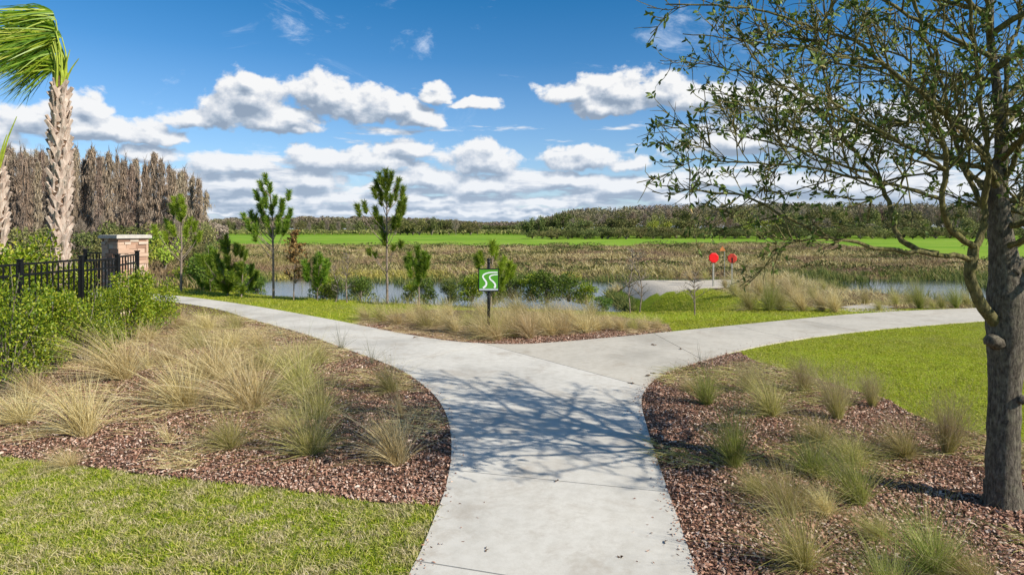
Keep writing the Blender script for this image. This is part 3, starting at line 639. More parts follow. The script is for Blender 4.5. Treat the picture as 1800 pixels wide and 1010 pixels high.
# ------------------------------------------------------------------ shrubs
def shrub_mesh(nl, size, mat_i=0, lumps=14, holes=.0, w=.5, up=.35, taper=.7):
    """unit shrub: width ~1, depth ~1, height 1 -> (leaf builder, stem builder)"""
    L = MB(); S = MB()
    c = []
    for k in range(lumps):
        a = rng.uniform(0, 2 * PI); z = rng.uniform(.12, .88); rr = .34 * (1 - taper * max(0, z - .5)) * math.sqrt(rng.uniform(.05, 1))
        c.append((math.cos(a) * rr, math.sin(a) * rr, z, rng.uniform(.13, .22)))
    c = np.array(c); k = rng.integers(0, lumps, nl); u = unit(rng.normal(0, 1, (nl, 3))); r = rng.uniform(.45, 1.08, nl)[:, None]
    p = c[k, :3] + u * c[k, 3][:, None] * r * np.array([1, 1, .95]); p[:, 2] = np.clip(p[:, 2], .02, 1.2)
    d = unit(u + rng.normal(0, .5, (nl, 3)) + np.array([0, 0, up]))
    L.add2(*leaves(p, d, size * rng.uniform(.6, 1.2, nl), size * w * rng.uniform(.7, 1.1, nl)))
    for q in c:
        m = np.array([q[0] * .35, q[1] * .35, q[2] * .5]); S.add(*tube(spline([[q[0] * .1, q[1] * .1, 0], m, q[:3]], 6), np.linspace(.012, .004, 6), 4))
    # upright shoots poking out of the top
    for j in range(10):
        q = c[rng.integers(0, lumps)]; t = q[:3] + np.array([rng.normal(0, .06), rng.normal(0, .06), q[3] + rng.uniform(.03, .14)])
        S.add(*tube(np.array([q[:3], t]), [.006, .002], 4))
        m = 14; tt = rng.uniform(.2, 1, m)[:, None]; pp = q[:3] + (t - q[:3]) * tt
        L.add2(*leaves(pp, unit(rng.normal(0, 1, (m, 3)) + [0, 0, .8]), size * .9, size * w * .8))
    return L, S
def shrub_protos(prefix, mat, n, **kw):
    out = []
    for i in range(n):
        L, S = shrub_mesh(**kw); out.append((L.mesh(prefix + '_leaves', mat), S.mesh(prefix + '_stems', M['greybark'])))
    return out
SH = {'hedge': shrub_protos('hedge', M['hedge'], 3, nl=6500, size=.036, lumps=26, taper=.3),
      'hedge_y': shrub_protos('hedge_y', M['hedge_y'], 2, nl=5200, size=.045, lumps=22, taper=.6),
      'bush': shrub_protos('bush', M['bush'], 3, nl=2600, size=.06, lumps=16),
      'light': shrub_protos('light', M['hedge_y'], 1, nl=2200, size=.07, lumps=14)}
def shrub(kind, px, py, wpx, hpx, label, group, z=0.0, d=None, name='shrub', cat='shrub'):
    if d is None: x, y = G(px, py, z)
    else: y = d; x = (px - CX) / F * d; 
    s = y / F; v = SH[kind][int(rng.integers(0, len(SH[kind])))]
    e = empty(name, (x, y, z), rng.uniform(0, 6.28)); e.scale = (wpx * s * 1.25, wpx * s * 1.25, hpx * s)
    inst('foliage', v[0], e); inst('stems', v[1], e); tag(e, label, cat, group); return e
GH = 'hedge shrubs along the black fence'
for a in [('hedge', 10, 690, 130, 192, 'nearest dense green hedge shrub at the left edge of the photo'),
          ('hedge_y', 95, 655, 95, 140, 'second hedge shrub, right of the nearest one'),
          ('hedge', 150, 638, 90, 128, 'third hedge shrub, in front of the tall fence pickets'),
          ('hedge', 190, 610, 60, 104, 'fourth hedge shrub, small, left of the big yellow green ones'),
          ('hedge_y', 225, 600, 85, 122, 'big yellow green hedge shrub under the stone pillar'),
          ('hedge_y', 268, 585, 75, 106, 'last yellow green hedge shrub beside the path end')]:
    shrub(*a, GH)
for a in [('hedge_y', 20, 0, 150, 190, 'tall light green shrub behind the fence at the left edge', 13.6),
          ('hedge_y', 85, 0, 110, 160, 'light green shrub in front of the palm trunk behind the fence', 14.0),
          ('hedge_y', -70, 0, 160, 210, 'light green shrub behind the fence partly out of the photo', 13.0),
          ('hedge_y', 135, 0, 70, 140, 'low light green shrub behind the fence corner', 14.6)]:
    shrub(a[0], a[1], 0, a[3], a[4], a[5], 'light green shrubs behind the black fence', d=a[6])
def zt(x, y): return float(terr(x, y))
k = 0
bl = [(352, 512, 50, 60), (398, 520, 60, 50), (430, 515, 46, 52), (452, 522, 36, 36), (380, 508, 46, 46), (330, 510, 40, 50), (568, 527, 42, 48), (586, 530, 34, 36), (632, 530, 52, 44), (745, 532, 40, 44), (722, 528, 30, 34), (790, 535, 36, 40), (830, 530, 50, 50), (900, 525, 50, 42), (935, 528, 50, 48), (962, 532, 56, 56), (1000, 530, 54, 50), (1030, 535, 44, 40), (1060, 548, 40, 26), (868, 535, 44, 40)]
for k, (px, py, w, h) in enumerate(sorted(bl)):
    x, y = G(px, py, -.25)
    shrub('bush' if k % 3 else 'light', px, py, w, h, ('dark' if k % 3 else 'light') + ' green bush on the near pond bank, %s from left' % ORD[k], 'bushes on the near pond bank', z=-.3)
# ------------------------------------------------------------------ black fence, gate, stone pillar
def fence_run(name, label, a, b, zt_, n, group=None, posts=(0, 1), cat='fence', ptop=.05):
    a = np.array(a, float); b = np.array(b, float); Lh = np.linalg.norm(b - a)
    e = empty(name, (a[0], a[1], 0)); o3 = np.array([a[0], a[1], 0])
    A = np.array([0, 0, 0.]); B = np.array([b[0] - a[0], b[1] - a[1], 0])
    for zr in (zt_ - .02, zt_ - .22, .12):
        mb = MB(); mb.add(*bar(A + [0, 0, zr], B + [0, 0, zr], .035, .04)); mb.build('rail', M['black'], e)
    me = None
    for k in range(n):
        p = A + (B - A) * (k + .5) / n
        if me is None:
            mb = MB(); mb.add(*box(-.011, .011, -.011, .011, .05, zt_ - .045)); me = mb.mesh('picket', M['black'])
        o = inst('picket', me, e); o.location = p
    for q in posts:
        p = A + (B - A) * q; mb = MB(); t = zt_ + ptop
        mb.add(*box(p[0] - .038, p[0] + .038, p[1] - .038, p[1] + .038, 0, t)); mb.add(*box(p[0] - .05, p[0] + .05, p[1] - .05, p[1] + .05, t + .002, t + .03)); mb.build('post', M['black'], e)
    return tag(e, label, cat, group)
f0 = W(-80, 0, 10.2)[:2]; f1 = W(143, 0, 13.3)[:2]
fence_run('metal_fence', 'long black metal picket fence running back along the left hedge', f0, f1, 1.76, 20, 'black fence panels', posts=(0, .45, 1))
g1 = W(146, 0, 13.35)[:2]; g2 = W(206, 0, 14.6)[:2]
fence_run('metal_gate', 'black picket gate between the fence corner and the stone pillar', g1 + [.05, 0], g2, 1.73, 9, 'black fence panels', posts=(1,), cat='gate')
h1 = W(208, 0, 14.7)[:2]; h2 = W(241, 0, 16.2)[:2]
fence_run('metal_fence', 'short black fence panel ending against the stone pillar', h1, h2, 1.76, 7, 'black fence panels', posts=(1,))
b1 = W(150, 0, 17.6)[:2]; b2 = W(178, 0, 17.4)[:2]
fence_run('metal_fence', 'small black fence panel seen behind the gate left of the pillar', b1, b2, 1.75, 5, 'black fence panels', posts=(0,))
pl = empty('stone_pillar', tuple(W(220, 0, 17.3)[:2]) + (0,), R(-30)); pl.scale = (.84, .84, 1); tag(pl, 'reddish stacked stone pillar with a flat pale cap at the fence end', 'pillar')
mb = MB(); mb.add(*box(-.44, .44, -.44, .44, 0, 2.13)); mb.build('core', M['mortar'], pl)
mb = MB(); z = 0.0
while z < 2.12:
    hh = min(rng.uniform(.07, .13), 2.135 - z)
    for side in range(4):
        u = -.48
        while u < .47:
            w = min(rng.uniform(.14, .42), .48 - u)
            if .48 - u - w < .08: w = .48 - u
            o = rng.uniform(.455, .50); v, ff = box(u + .005, u + w - .005, -o, -.42, z + .004, z + hh - .004)
            v = v + rng.normal(0, .004, v.shape); c, s_ = math.cos(side * PI / 2), math.sin(side * PI / 2)
            v = np.stack([v[:, 0] * c - v[:, 1] * s_, v[:, 0] * s_ + v[:, 1] * c, v[:, 2]], 1); mb.add(v, ff); u += w
    z += hh
mb.build('stonework', M['stone'], pl)
mb = MB(); mb.add(*box(-.56, .56, -.56, .56, 2.14, 2.215)); mb.add(*box(-.53, .53, -.53, .53, 2.217, 2.235)); mb.build('cap', M['cap'], pl)
# ------------------------------------------------------------------ palms
def palm(px, d, top, label, lean=0.0, crown=True, r0=.205, seed=1, spikes=((.16, .75), (.36, .55))):
    x = (px - CX) / F * d; e = empty('palm_tree', (x, d, 0)); tag(e, label, 'palm tree', 'palms behind the fence')
    n = 60; z = np.linspace(0, top, n); rad = np.interp(z / top, [0, .05, .32, .42, .75, .92, 1], [1.25, 1.02, .78, .88, .95, .62, .45]) * r0
    cx = lean * (z / top) ** 1.5
    mb = MB(); mb.add(*tube(np.stack([cx, 0 * z, z], 1), rad * .86, 16, jit=.02)); mb.build('trunk', M['bootin'], e, True)
    mb = MB(); zz = .75; kk = 0
    while zz < top * .97:
        m = 6; t = zz / top; rr = np.interp(zz, z, rad); xo = np.interp(zz, z, cx)
        for j in range(m):
            a = 2 * PI * (j + .5 * (kk % 2)) / m + kk * .13 + rng.normal(0, .05)
            o = np.array([math.cos(a), math.sin(a), 0]); tn = np.array([-math.sin(a), math.cos(a), 0])
            if top * .955 < zz: continue
            sgn = 1 if kk % 2 else -1
            b = np.array([xo, 0, zz]) + o * rr * .80; L = rng.uniform(.24, .36) * (1 if zz > 1.4 else .6)
            up = np.array([0, 0, 1.]) * .80 + tn * sgn * .45 * (1 if rng.random() < .85 else .2); tip = b + unit(up) * L + o * rng.uniform(.01, .07)
            wd = unit(np.cross(unit(up), o)); w0, w1 = .095, rng.uniform(.028, .045); th = .022
            v = np.array([b - wd * w0 - o * th, b + wd * w0 - o * th, b + wd * w0 * .8 + o * th, b - wd * w0 * .8 + o * th,
                          tip - wd * w1 - o * th * .7, tip + wd * w1 - o * th * .7, tip + wd * w1 * .8 + o * th, tip - wd * w1 * .8 + o * th])
            mid = (v[:4] + v[4:]) / 2 - o * .008; mid = mid + (v[:4] - v[:4].mean(0)) * -.15
            vv = np.concatenate([v[:4], mid, v[4:]])
            q = [[0, 3, 2, 1], [8, 9, 10, 11]] + [[i + r * 4, (i + 1) % 4 + r * 4, (i + 1) % 4 + r * 4 + 4, i + r * 4 + 4] for r in range(2) for i in range(4)]
            mb.add(vv, q)
        zz += .135; kk += 1
    mb.build('leaf_bases', M['boot'], e)
    c0 = np.array([lean, 0, top - .15])
    for (dx, ln) in spikes:
        mb = MB(); mb.add(*tube(spline([c0 + [0.08, 0, -.1], c0 + [dx * .5 + .06, -.02, ln * .5], c0 + [dx + .08, -.03, ln]], 6), [.028, .024, .020, .017, .013, .008], 5)); mb.build('petiole', M['petiole'], e)
    if crown:
        for k in range(24):
            a = rng.uniform(0, 2 * PI); L1 = rng.uniform(.5, 1.45); s = rng.uniform(.02, .18)
            hub = c0 + np.array([math.cos(a) * s - rng.uniform(.0, .22), math.sin(a) * s, L1]); 
            if k < 5: hub = c0 + np.array([-rng.uniform(.02, .15), math.sin(a) * s, rng.uniform(.20, .5)])
            pts = spline([c0 + [math.cos(a) * .1, math.sin(a) * .1, -.1], (c0 + hub) / 2 + [math.cos(a) * .05 + .07, math.sin(a) * .07, .03], hub], 7)
            mb = MB(); mb.add(*tube(pts, np.linspace(.026, .012, 7), 5)); mb.build('petiole', M['petiole'], e, True)
            # costa continues, curving to the left with the wind
            nl = 60; cl = rng.uniform(.35, .6); rise = rng.uniform(-.1, .35) + .5 * (L1 - .55)
            cp = spline([hub, hub + [-.18 * cl, 0, .22 * cl + rise * .2], hub + [-.75 * cl, rng.normal(0, .1), (.15 + rise * .5) * cl], hub + [-1.2 * cl, rng.normal(0, .12), (rise * .5) * cl]], 12)
            dv = np.array([0, rng.normal(0, .6), rng.normal(0, .38)]); t = np.linspace(0, 10.9, nl); i0 = t.astype(int); b = cp[i0] + (cp[i0 + 1] - cp[i0]) * (t - i0)[:, None]
            f = np.linspace(1, .15, nl); sd = np.where(np.arange(nl) % 2 == 0, 1, -1)
            d_ = unit(np.stack([-1.0 + 0 * f, sd * f * .55 + rng.normal(0, .1, nl), sd * f * .75 + rise * .9 + rng.normal(0, .24, nl)], 1) + dv)
            Ls = rng.uniform(.60, 1.0, nl); bd = np.stack([-.25 + rng.normal(0, .2, nl), rng.normal(0, .22, nl), -rng.uniform(.15, .55, nl) - .3 * np.maximum(d_[:, 2], 0)], 1)
            mb = MB(); mb.add2(*blades(b, d_, Ls, .030, bd, 5)); mb.build('frond', M['palmleaf'], e)
    return e
palm(106, 14.2, 5.85, 'tall palm with fronds blown to the left above a criss-cross patterned trunk', lean=0.0)
palm(-8, 14.0, 3.95, 'palm at the left edge, only its trunk side and one stalk showing', crown=False, spikes=((.42, 1.1), (.2, .7)))
#@@SPLIT2
# ------------------------------------------------------------------ young pines, saplings
def shootclump(mb, p, d, L, nl, n, w):
    t = rng.uniform(0, 1, n)[:, None]; b = p + d * L * t
    a = unit(rng.normal(0, 1, (n, 3))); a = unit(a - d * (a @ d)[:, None])
    dd = unit(d * rng.uniform(.5, 1.3, n)[:, None] + a * rng.uniform(.5, 1.1, n)[:, None])
    mb.add2(*blades(b, dd, nl * rng.uniform(.7, 1.15, n), w, rng.normal(0, .12, (n, 3)) + [-.08, 0, -.1], 2))
def pine(trunk, d, z0, tips, label, nl=.20, group='young pines by the pond', mat='pine', r=.045, needles=360, w=.013, sl=.42, name='young_pine'):
    base = W(trunk[0][0], 0, d); e = empty(name, (base[0], d, z0)); tag(e, label, 'pine tree', group)
    o = np.array([base[0], d, z0]); tp = np.array([W(px, py, d) for px, py in trunk]) - o; tp[0, 2] = -.1
    tp = spline(tp, 14); mb = MB(); mb.add(*tube(tp, np.linspace(r, r * .22, 14), 7, jit=.06)); 
    lf = MB()
    for (px, py, *q) in tips:
        lng = q[0] if q else 1.0
        dep = rng.normal(0, .32) if abs(px - np.interp(-py, [-p[1] for p in trunk], [p[0] for p in trunk])) > 6 else rng.normal(0, .1)
        t = W(px, py, d) - o; t[1] += dep
        hr = abs(t[0] - np.interp(t[2], tp[:, 2], tp[:, 0])) + abs(dep); zb = max(t[2] - hr * rng.uniform(.55, 1.0) - .25, .35)
        bp = np.array([np.interp(zb, tp[:, 2], tp[:, 0]), 0, zb]); mid = (bp + t) / 2 + np.array([0, 0, -.10 * hr])
        br = spline([bp, mid, t], 7); mb.add(*tube(br, np.linspace(r * .35, r * .16, 7), 4))
        dd = unit(br[-1] - br[-2]) * .5 + np.array([0, 0, .75]); dd = unit(dd)
        shootclump(lf, br[-1] - dd * sl * lng * .9, dd, sl * lng, nl, int(needles * lng), w)
    mb.build('trunk', M['pinebark'], e, True); lf.build('crown', M[mat], e); return e
def spread_tips(cx, top, bot, wmax, n, seed):
    r = np.random.default_rng(seed); out = [(cx, top + 6)]
    for k in range(n):
        u = r.uniform(0, 1); y = top + 8 + (bot - top - 8) * u; w = wmax * (.35 + .65 * math.sin(PI * min(1, u * .9 + .12))); out.append((cx + r.uniform(-w, w), y, r.uniform(.7, 1.1)))
    return out
pine([(481, 522), (480, 440), (478, 370), (468, 312)], 21.5, 0,
     [(467, 310), (458, 322), (480, 326), (450, 338), (463, 340), (494, 336), (486, 348), (502, 354), (470, 352), (445, 352), (456, 362), (478, 364), (494, 366), (508, 370), (434, 374), (445, 380), (458, 376), (470, 384), (488, 382), (502, 384), (440, 392), (455, 398), (512, 392), (492, 396), (466, 404), (445, 410), (430, 378, .8), (505, 404, .7)],
     'full bushy young pine with a bare pole trunk, left one of the two tall pines', sl=.36)
pine([(681, 530), (680, 450), (680, 370), (679, 304)], 20.3, 0,
     [(679, 302), (690, 306), (669, 308), (698, 316), (662, 320), (684, 318), (674, 316), (704, 330), (658, 332), (692, 334), (668, 334), (680, 338), (700, 342), (664, 344), (687, 346), (640, 358), (634, 364), (655, 366), (660, 378), (668, 384), (706, 358), (712, 352), (702, 370), (706, 382), (696, 386), (712, 364), (670, 400), (676, 414), (706, 426, .6), (698, 432, .5), (650, 440, .6), (658, 446, .5)],
     'tallest young pine with tufted top and side arms, right one of the two tall pines', sl=.40)
pine([(318, 500), (319, 420), (316, 352)], 24, 0,
     [(305, 350), (316, 346), (326, 352), (298, 362), (312, 362), (330, 366), (304, 372), (322, 374), (300, 394), (290, 400), (334, 386), (344, 392), (338, 402), (326, 396), (346, 410), (284, 388), (310, 400), (296, 410), (335, 418)],
     'thin pale trunked pine with rounded light green tufts at the left, above the path end', mat='pine_y', r=.05)
for tr, d, tips, lab, mt in [
    ([(400, 520), (401, 470), (400, 414)], 22.5, spread_tips(400, 410, 505, 34, 34, 3), 'broad low young pine left of the tall bushy pine', 'pine'),
    ([(370, 515), (368, 470), (366, 436)], 24, spread_tips(366, 432, 500, 24, 20, 4), 'short dark pine at the left end of the row of pines', 'pine'),
    ([(424, 520), (426, 490), (428, 462)], 22, spread_tips(428, 458, 510, 20, 14, 8), 'very small pine between the broad low one and the tall bushy one', 'pine'),
    ([(558, 525), (558, 490), (558, 446)], 21, spread_tips(558, 442, 490, 22, 20, 5), 'small rounded pine midway between the two tall pines', 'pine'),
    ([(737, 535), (736, 490), (735, 436)], 19.5, [(735, 436), (748, 446), (722, 448), (755, 452), (714, 456), (742, 458), (728, 460), (736, 470), (748, 468), (722, 468), (736, 482)], 'small vase shaped pine right of the tallest pine', 'pine'),
    ([(862, 545), (864, 500), (866, 428)], 19, [(866, 428), (872, 436), (845, 446), (838, 454), (886, 456), (896, 462), (880, 466), (892, 476), (876, 480), (902, 470), (850, 478), (862, 486), (884, 490), (840, 488), (870, 500)], 'small light green pine directly behind the green sign', 'pine_y')]:
    pine(tr, d, 0, tips, lab, mat=mt, r=.03)
def sapling(px, py, d, hpx, wpx, label, name='bare_sapling', mat='greybark', leafm=None, nb=26, group='leafless saplings by the pond'):
    x = (px - CX) / F * d; z0 = zt(x, d) - .03; s = d / F; h = hpx * s; w = wpx * s / 2
    e = empty(name, (x, d, z0)); tag(e, label, 'sapling', group); mb = MB(); tw = MB(); lf = MB()
    tp = spline([[0, 0, 0], [rng.normal(0, .03), 0, h * .4], [rng.normal(0, .04), 0, h * .75], [rng.normal(0, .03), 0, h]], 10)
    mb.add(*tube(tp, np.linspace(.022, .005, 10), 6)); mb.build('trunk', M['pinebark'], e, True)
    for k in range(nb):
        t = rng.uniform(.22, .97); b = tp[int(t * 9)]; a = rng.uniform(0, 2 * PI); L = w * (1.25 - t) * rng.uniform(.5, 1.2)
        tip = b + np.array([math.cos(a) * L, math.sin(a) * L, L * rng.uniform(.3, 1.0)]); br = spline([b, (b + tip) / 2 + [0, 0, .02], tip], 5)
        tw.add(*tube(br, np.linspace(.011, .003, 5), 3))
        for j in range(5):
            q = br[rng.integers(1, 5)]; tt = q + unit(rng.normal(0, 1, 3) + [0, 0, .8]) * L * rng.uniform(.2, .45); tw.add(*tube(np.array([q, tt]), [.006, .002], 3))
            if leafm: lf.add2(*leaves(q + (tt - q) * rng.uniform(0, 1, (5, 1)), rng.normal(0, 1, (5, 3)), .10, .05))
    tw.build('branches', M[mat], e)
    if leafm: lf.build('crown', M[leafm], e)
    return e
sapling(1108, 553, 17.9, 118, 70, 'leafless sapling by the pond corner, left one of the close pair', nb=34)
sapling(1124, 552, 18.2, 112, 66, 'leafless sapling by the pond corner, right one of the close pair', nb=34)
sapling(1221, 556, 17.4, 78, 60, 'small leafless sapling standing alone on the green slope')
sapling(516, 528, 21.0, 124, 56, 'small cypress sapling with rusty foliage between the two tall pines', leafm='rust', nb=36)
sapling(610, 530, 20.4, 92, 60, 'leafless pinkish sapling left of the tallest pine')
sapling(590, 530, 20.6, 66, 40, 'very small leafless sapling beside the pinkish one', nb=16)
# ------------------------------------------------------------------ the trail sign and the red signs
sx, sy = G(859, 592); sx = (859 - CX) / F * 13.6; e = empty('trail_sign', (sx, 13.6, 0)); tag(e, 'square green trail sign with two white curves on a black post', 'sign')
mb = MB(); v_, t_, q_ = tube([[0, .045, -.1], [0, .045, 1.66]], .034, 12, True); mb.add2(v_, t_, q_)
v_, t_, q_ = tube([[0, .045, 1.655], [0, .045, 1.675], [0, .045, 1.69], [0, .045, 1.72], [0, .045, 1.75], [0, .045, 1.765]], [.044, .044, .026, .040, .034, .008], 12, True); mb.add2(v_, t_, q_)
mb.build('post', M['signframe'], e, True)
S = .225; SZ = 1.29
mb = MB(); mb.add(*box(-S, S, -.012, .012, SZ - S * 1.1, SZ + S * 1.1)); mb.build('board', M['signframe'], e)
mb = MB(); mb.add(*box(-S + .022, S - .022, -.016, -.0125, SZ - S * 1.1 + .062, SZ + S * 1.1 - .022)); mb.build('green_face', M['signgreen'], e)
mb = MB(); mb.add(*box(-S + .022, S - .022, -.0158, -.0125, SZ - S * 1.1 + .022, SZ - S * 1.1 + .060)); mb.build('grey_band', M['signgrey'], e)
def ribbon(pts, w, y):
    p = spline(pts, 40); t = unit(np.gradient(p, axis=0)); nrm = np.stack([-t[:, 1], t[:, 0]], 1); ww = np.linspace(w[0], w[1], 40)[:, None] / 2
    a = p - nrm * ww; b = p + nrm * ww; v = np.empty((80, 3)); v[0::2, 0] = a[:, 0]; v[0::2, 2] = a[:, 1]; v[1::2, 0] = b[:, 0]; v[1::2, 2] = b[:, 1]; v[:, 1] = y
    vb = v.copy(); vb[:, 1] = y + .003; i = np.arange(39)[:, None] * 2
    f = np.concatenate([i, i + 1, i + 3, i + 2], 1); return np.concatenate([v, vb]), np.concatenate([f, f[:, ::-1] + 80])
def sg(u, v): return (-S + .022 + u * (2 * S - .044), SZ + S * 1.1 - .022 - v * (2.2 * S - .044))
mb = MB()
mb.add(*ribbon([sg(*p) for p in [(.97, .13), (.75, .13), (.50, .15), (.28, .22), (.19, .33), (.26, .46), (.36, .58), (.38, .70), (.32, .80), (.20, .88)]], (.024, .042), -.0195))
mb.add(*ribbon([sg(*p) for p in [(.98, .24), (.80, .25), (.64, .28), (.55, .36), (.60, .47), (.74, .58), (.84, .70), (.85, .80), (.80, .88)]], (.022, .042), -.0195))
mb.build('emblem', M['signwhite'], e)
def redsign(px, d, zc, rr, zbase, label, mat, tilt, dark=False):
    x = (px - CX) / F * d; e = empty('marker_sign', (x, d, zbase), R(tilt)); tag(e, label, 'sign', 'red signs on posts by the far tufts'); zc = zc - zbase
    mb = MB(); mb.add(*box(-.032, .032, .012, .07, -.2, zc + rr * .5)); mb.build('post', M['post'], e)
    th = np.arange(8) * PI / 4 + PI / 8; c = np.stack([np.cos(th) * rr, 0 * th, np.sin(th) * rr], 1)
    fr = np.concatenate([c * .86 + [0, -.022, 0], c + [0, -.008, 0], c + [0, .010, 0]]) + [0, 0, zc]
    q = [[i + r * 8, (i + 1) % 8 + r * 8, (i + 1) % 8 + r * 8 + 8, i + r * 8 + 8] for r in range(2) for i in range(8)]
    fr = np.concatenate([fr, [[0, -.022, zc], [0, .010, zc]]]); t = [[(i + 1) % 8, i, 24] for i in range(8)] + [[16 + i, 16 + (i + 1) % 8, 25] for i in range(8)]
    mb = MB(); mb.add2(fr, t, q); mb.build('sign_plate', M[mat], e)
    if dark:
        mb = MB(); mb.add(*bar([0, -.026, zc - rr * .8], [0, -.026, zc + rr * .15], .05, .006)); mb.add(*bar([0, -.026, zc], [-rr * .55, -.026, zc - rr * .3], .03, .006)); mb.build('dark_mark', M['signframe'], e)
redsign(1254.5, 28, 2.4 - (453 - HY) * 28 / F, .235, -.15, 'bright red eight sided sign on a pale post, left of the pair', 'red', 4)
redsign(1287, 28.6, 2.4 - (454 - HY) * 28.6 / F, .225, -.15, 'faded red eight sided sign on a pale post, right of the pair', 'red2', -8, True)
x = (1270 - CX) / F * 40; e = empty('warning_sign', (x, 40, zt(x, 40))); tag(e, 'small orange triangular sign seen between and above the two red signs', 'sign')
zz = 2.4 - (437 - HY) * 40 / F - zt(x, 40)
mb = MB(); mb.add(*box(.13, .16, .02, .05, -.2, zz - .1)); mb.build('post', M['post'], e)
mb = MB(); v_ = np.array([[-.2, 0, zz - .14], [.2, 0, zz - .14], [0, 0, zz + .18]]); v2 = v_ + [0, .03, 0]
mb.add2(np.concatenate([v_, v2]), [[0, 1, 2], [5, 4, 3]], [[1, 0, 3, 4], [2, 1, 4, 5], [0, 2, 5, 3]]); mb.build('sign_plate', M['orange'], e)
# dry leaves lying on the path
for k, (px, py, lb) in enumerate([(690, 578, 'on the far left bend of the path'), (731, 593, 'on the path near the sign bed'), (1150, 606, 'on the right branch of the path'), (1196, 614, 'further right on the right branch'), (1146, 656, 'by the tip of the right bed'), (1136, 661, 'touching the joint at the tip of the right bed'), (1111, 673, 'on the long diagonal joint'), (853, 965, 'on the path at the bottom of the photo'), (1168, 952, 'at the lower right of the path'), (978, 845, 'on the cross joint of the path'), (1092, 980, 'near the bottom right edge of the path')]):
    x, y = G(px, py, .026); mb = MB(); n = 3
    mb.add2(*leaves(np.zeros((n, 3)) + [0, 0, .006] + rng.normal(0, .006, (n, 3)) * [1, 1, .3], rng.normal(0, 1, (n, 3)) * [1, 1, .15], .075 if y > 8 else .03, .035 if y > 8 else .016, .3))
    o = mb.build('fallen_leaf', M['dryleaf']); o.location = (x, y, .026); tag(o, 'small dark dry leaf ' + lb, 'leaf', 'dry leaves on the path')
# ------------------------------------------------------------------ the oak tree on the right
OX, OY = (1765 - CX) / F * 5.41, 5.41
oak = empty('oak_tree', (OX, OY, 0)); tag(oak, 'large oak with dark trunk and sparse small leaves filling the right side', 'tree')
OO = np.array([OX, OY, 0.])
def wp(px, py, d): return W(px, py, d) - OO
tr = spline([list(wp(1764, 905, 5.41)) + [.20], list(wp(1763, 880, 5.41)) + [.152], list(wp(1763, 840, 5.41)) + [.132], list(wp(1764, 760, 5.41)) + [.119], list(wp(1767, 650, 5.41)) + [.122], list(wp(1770, 590, 5.41)) + [.150], list(wp(1772, 530, 5.42)) + [.155], list(wp(1768, 480, 5.44)) + [.125], list(wp(1758, 400, 5.46)) + [.088], list(wp(1754, 330, 5.48)) + [.074], list(wp(1760, 265, 5.5)) + [.050], list(wp(1752, 150, 5.5)) + [.036], list(wp(1740, 50, 5.48)) + [.030], list(wp(1746, -120, 5.45)) + [.024], list(wp(1745, -300, 5.4)) + [.018], list(wp(1750, -440, 5.4)) + [.008]], 70)
mb = MB(); mb.add(*tube(tr[:, :3], tr[:, 3], 18, jit=.035))
for (px, py, dx, dy, dz, r) in [(1735, 600, -.10, -.06, .03, .05), (1792, 610, .15, -.05, .05, .055), (1800, 540, .10, -.05, .10, .05), (1782, 480, .12, .02, .12, .04), (1776, 700, .06, -.10, .02, .04)]:
    b = wp(px, py, 5.36) ; b = b * np.array([.6, 1, 1]) + [0.0, 0, 0]; t = b + np.array([dx, dy, dz]); mb.add2(*tube(spline([b, (b + t) / 2, t], 5), [r * 1.5, r * 1.2, r, r * 1.15, r * .7], 9, True, jit=.08))
mb.build('trunk', M['bark'], oak, True)
LEAFP, LEAFD = [], []
TW = MB(); NB = [0]
def twig(p, d, L):
    pts = [p]; v = d.copy()
    for k in range(3):
        v = unit(v + rng.normal(0, .22, 3) + [0, 0, .06]); pts.append(pts[-1] + v * L / 3)
    pts = np.array(pts); TW.add(*tube(pts, [.0045, .0036, .0028, .0015], 3)); NB[0] += 1
    n = int(rng.integers(4, 10)) if rng.random() < .47 else 0
    for j in range(n):
        t = 1 - rng.random() ** 2.2 * .6; i = min(2, int(t * 3)); q = pts[i] + (pts[i + 1] - pts[i]) * (t * 3 - i)
        LEAFP.append(q); LEAFD.append(unit(v * .55 + rng.normal(0, .7, 3)))
def branch(p, d, L, r, out):
    n = max(4, int(L / .12)); pts = [p]; v = d.copy()
    for k in range(n):
        v = unit(v + rng.normal(0, .16, 3) + np.array([0, 0, .045])); pts.append(pts[-1] + v * L / n)
    pts = np.array(pts); out.add(*tube(pts, np.linspace(r, .0035, n + 1), 5)); side(pts, L, out, 0)
def side(pts, L, out, lvl):
    n = len(pts) - 1; s = 0
    if L > .55:
        for k in range(int(L / .20)):
            t = rng.uniform(.25, .95); i = min(n - 1, int(t * n)); d = unit(pts[i + 1] - pts[i]); dd = unit(d * .8 + unit(rng.normal(0, 1, 3)) * .9 + [0, 0, .12])
            ll = L * (1.05 - t) * rng.uniform(.35, .6)
            if ll > .12:
                q = [pts[i]]; v = dd
                m = max(3, int(ll / .1))
                for j in range(m): v = unit(v + rng.normal(0, .18, 3) + [0, 0, .04]); q.append(q[-1] + v * ll / m)
                q = np.array(q); out.add(*tube(q, np.linspace(.008, .003, m + 1), 4))
                for j in range(int(ll / .07) + 1):
                    a = rng.uniform(.2, 1); ii = min(m - 1, int(a * m)); twig(q[ii], unit(unit(q[ii + 1] - q[ii]) + unit(rng.normal(0, 1, 3)) * .8), rng.uniform(.10, .24))
    for k in range(int(L / .085) + 1):
        t = rng.uniform(.3, 1); i = min(n - 1, int(t * n)); d = unit(pts[i + 1] - pts[i]); twig(pts[i], unit(d + unit(rng.normal(0, 1, 3)) * .85), rng.uniform(.12, .28))
limbs = []
def limb(pts, r0, r1=.008, kids=1.0, start=.3):
    """pts: (px, py, depth)"""
    p = np.array([wp(*q) for q in pts]); limb3(p, r0, r1, kids, start)
